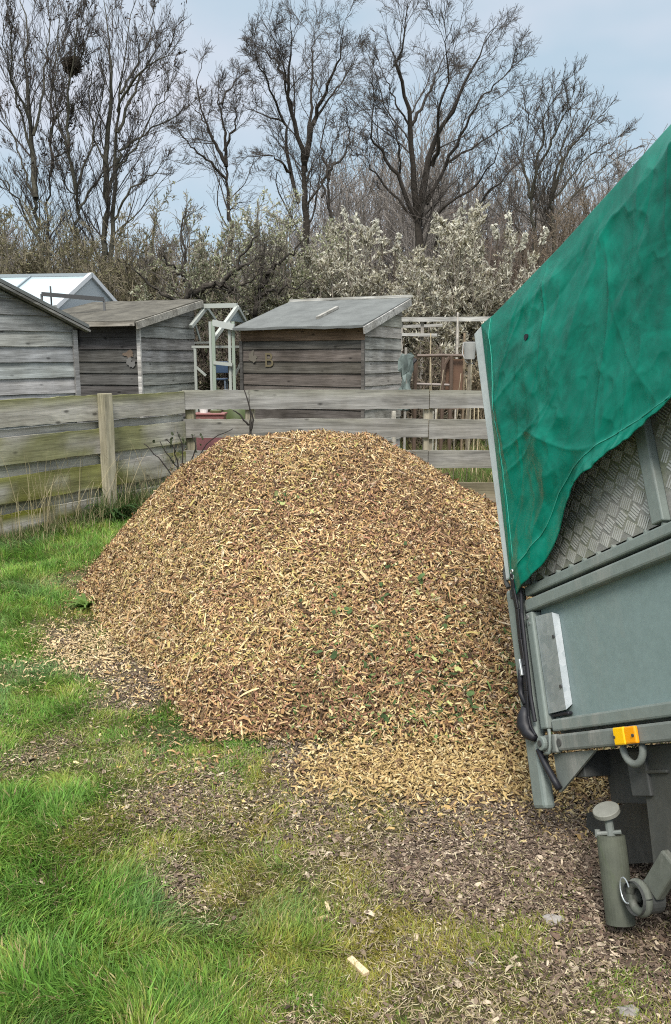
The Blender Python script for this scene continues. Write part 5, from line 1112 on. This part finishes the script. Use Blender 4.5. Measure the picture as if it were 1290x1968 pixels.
def rosette(name, label, px, py, n, ln, wd, col, seed, rise=.5):
    rg = np.random.default_rng(seed); b = gp(px, py); th = thing(name, label, 'plant', (b[0], b[1], ground_z(b[0], b[1]))); V = []; Fs = []; Cc = []
    for i in range(n):
        a = rg.uniform(0, 2 * math.pi); l = ln * rg.uniform(.6, 1.2); r_ = rise * rg.uniform(.5, 1.5); d = np.array([math.cos(a), math.sin(a), 0]); s = np.array([-d[1], d[0], 0]); k0 = len(V)
        for t in np.linspace(0, 1, 6):
            p = d * l * t + np.array([0, 0, l * r_ * t * (1.25 - .9 * t) + .005]); w = wd * rg.uniform(.9, 1.1) * math.sin(math.pi * min(t * .85 + .12, 1))
            V += [p - s * w, p + [0, 0, -.15 * w], p + s * w]; Cc += [np.array(col) * rg.uniform(.7, 1.35)] * 3
        for j in range(5):
            for q in (0, 1): Fs.append((k0 + j * 3 + q, k0 + j * 3 + q + 1, k0 + j * 3 + q + 4, k0 + j * 3 + q + 3))
    mesh('leaves', V, Fs, M_LEAF, th, Cc, True)
rosette('dock_plant', 'leafy green dock plant at the left toe of the chip heap', 165, 1165, 60, .13, .012, (.14, .23, .05), 3, .9)
rosette('nettle_clump', 'dark green weed clump at the foot of the mossy fence post', 215, 1000, 44, .26, .03, (.05, .10, .03), 5, 1.1)
# stray sticks and stones lying on the trampled ground
ST = [(672, 1835, 705, 1868, .010, (.62, .47, .30), 'pale split stick lying on the mossy ground in the foreground'), (585, 1768, 632, 1757, .006, (.5, .38, .2), 'thin yellow stick lying across the moss left of the split stick'), (627, 1728, 632, 1748, .006, (.6, .48, .3), 'short pale sliver standing out on the moss beyond the thin stick'),
      (405, 1370, 430, 1352, .012, (.55, .43, .28), 'stout pale wood splinter at the front toe of the heap'), (600, 1805, 615, 1828, .004, (.5, .4, .25), 'thin twig lying between the two foreground sticks')]
for (x0, y0, x1, y1, r, c, l_) in ST:
    a, b = gp(x0, y0), gp(x1, y1); m_ = (a + b) / 2; m_[2] = ground_z(m_[0], m_[1]) + r; d = b - a; mb = MB(); mb.add(*(lambda q: (q.v, q.f))((lambda w: (w.bar(-d / 2 * [1, 1, 0], d / 2 * [1, 1, 0] + [0, 0, .004], r * 1.8, r), w)[1])(MB())), c)
    o = simple('wood_stick', l_, 'stick', mb, M_CHIP, bevel=.001); o.location = m_
SN = [(1065, 1755, .024, 'largest flat grey stone on the litter left of the steady leg'), (1208, 1932, .024, 'angular pale stone near the bottom right corner'), (905, 1835, .014, 'small grey stone on the litter below the middle of the picture')]
for (x_, y_, r, l_) in SN:
    p_ = gp(x_, y_); rg = np.random.default_rng(int(x_)); bm_V = []; Fs = []; nu, nv = 7, 4; c = np.array([.26, .24, .22]) * rg.uniform(.8, 1.2)
    for j in range(nv + 1):
        for i in range(nu):
            a = 2 * math.pi * i / nu; e_ = math.pi * (j / nv - .5); k = r * (1 + .9 * (vnoise(i * 1.3 + x_, j * 1.1, 1, 3) - .5)); bm_V.append((k * math.cos(a) * math.cos(e_) * 1.2, k * math.sin(a) * math.cos(e_), k * .5 * math.sin(e_)))
    Fs = [(j * nu + i, j * nu + (i + 1) % nu, (j + 1) * nu + (i + 1) % nu, (j + 1) * nu + i) for j in range(nv) for i in range(nu)]
    o = mesh('stone', bm_V, Fs, M_CHIP, None, np.tile(c, (len(bm_V), 1))); o.location = (p_[0], p_[1], ground_z(p_[0], p_[1]) + r * .18); props(o, l_, 'stone')
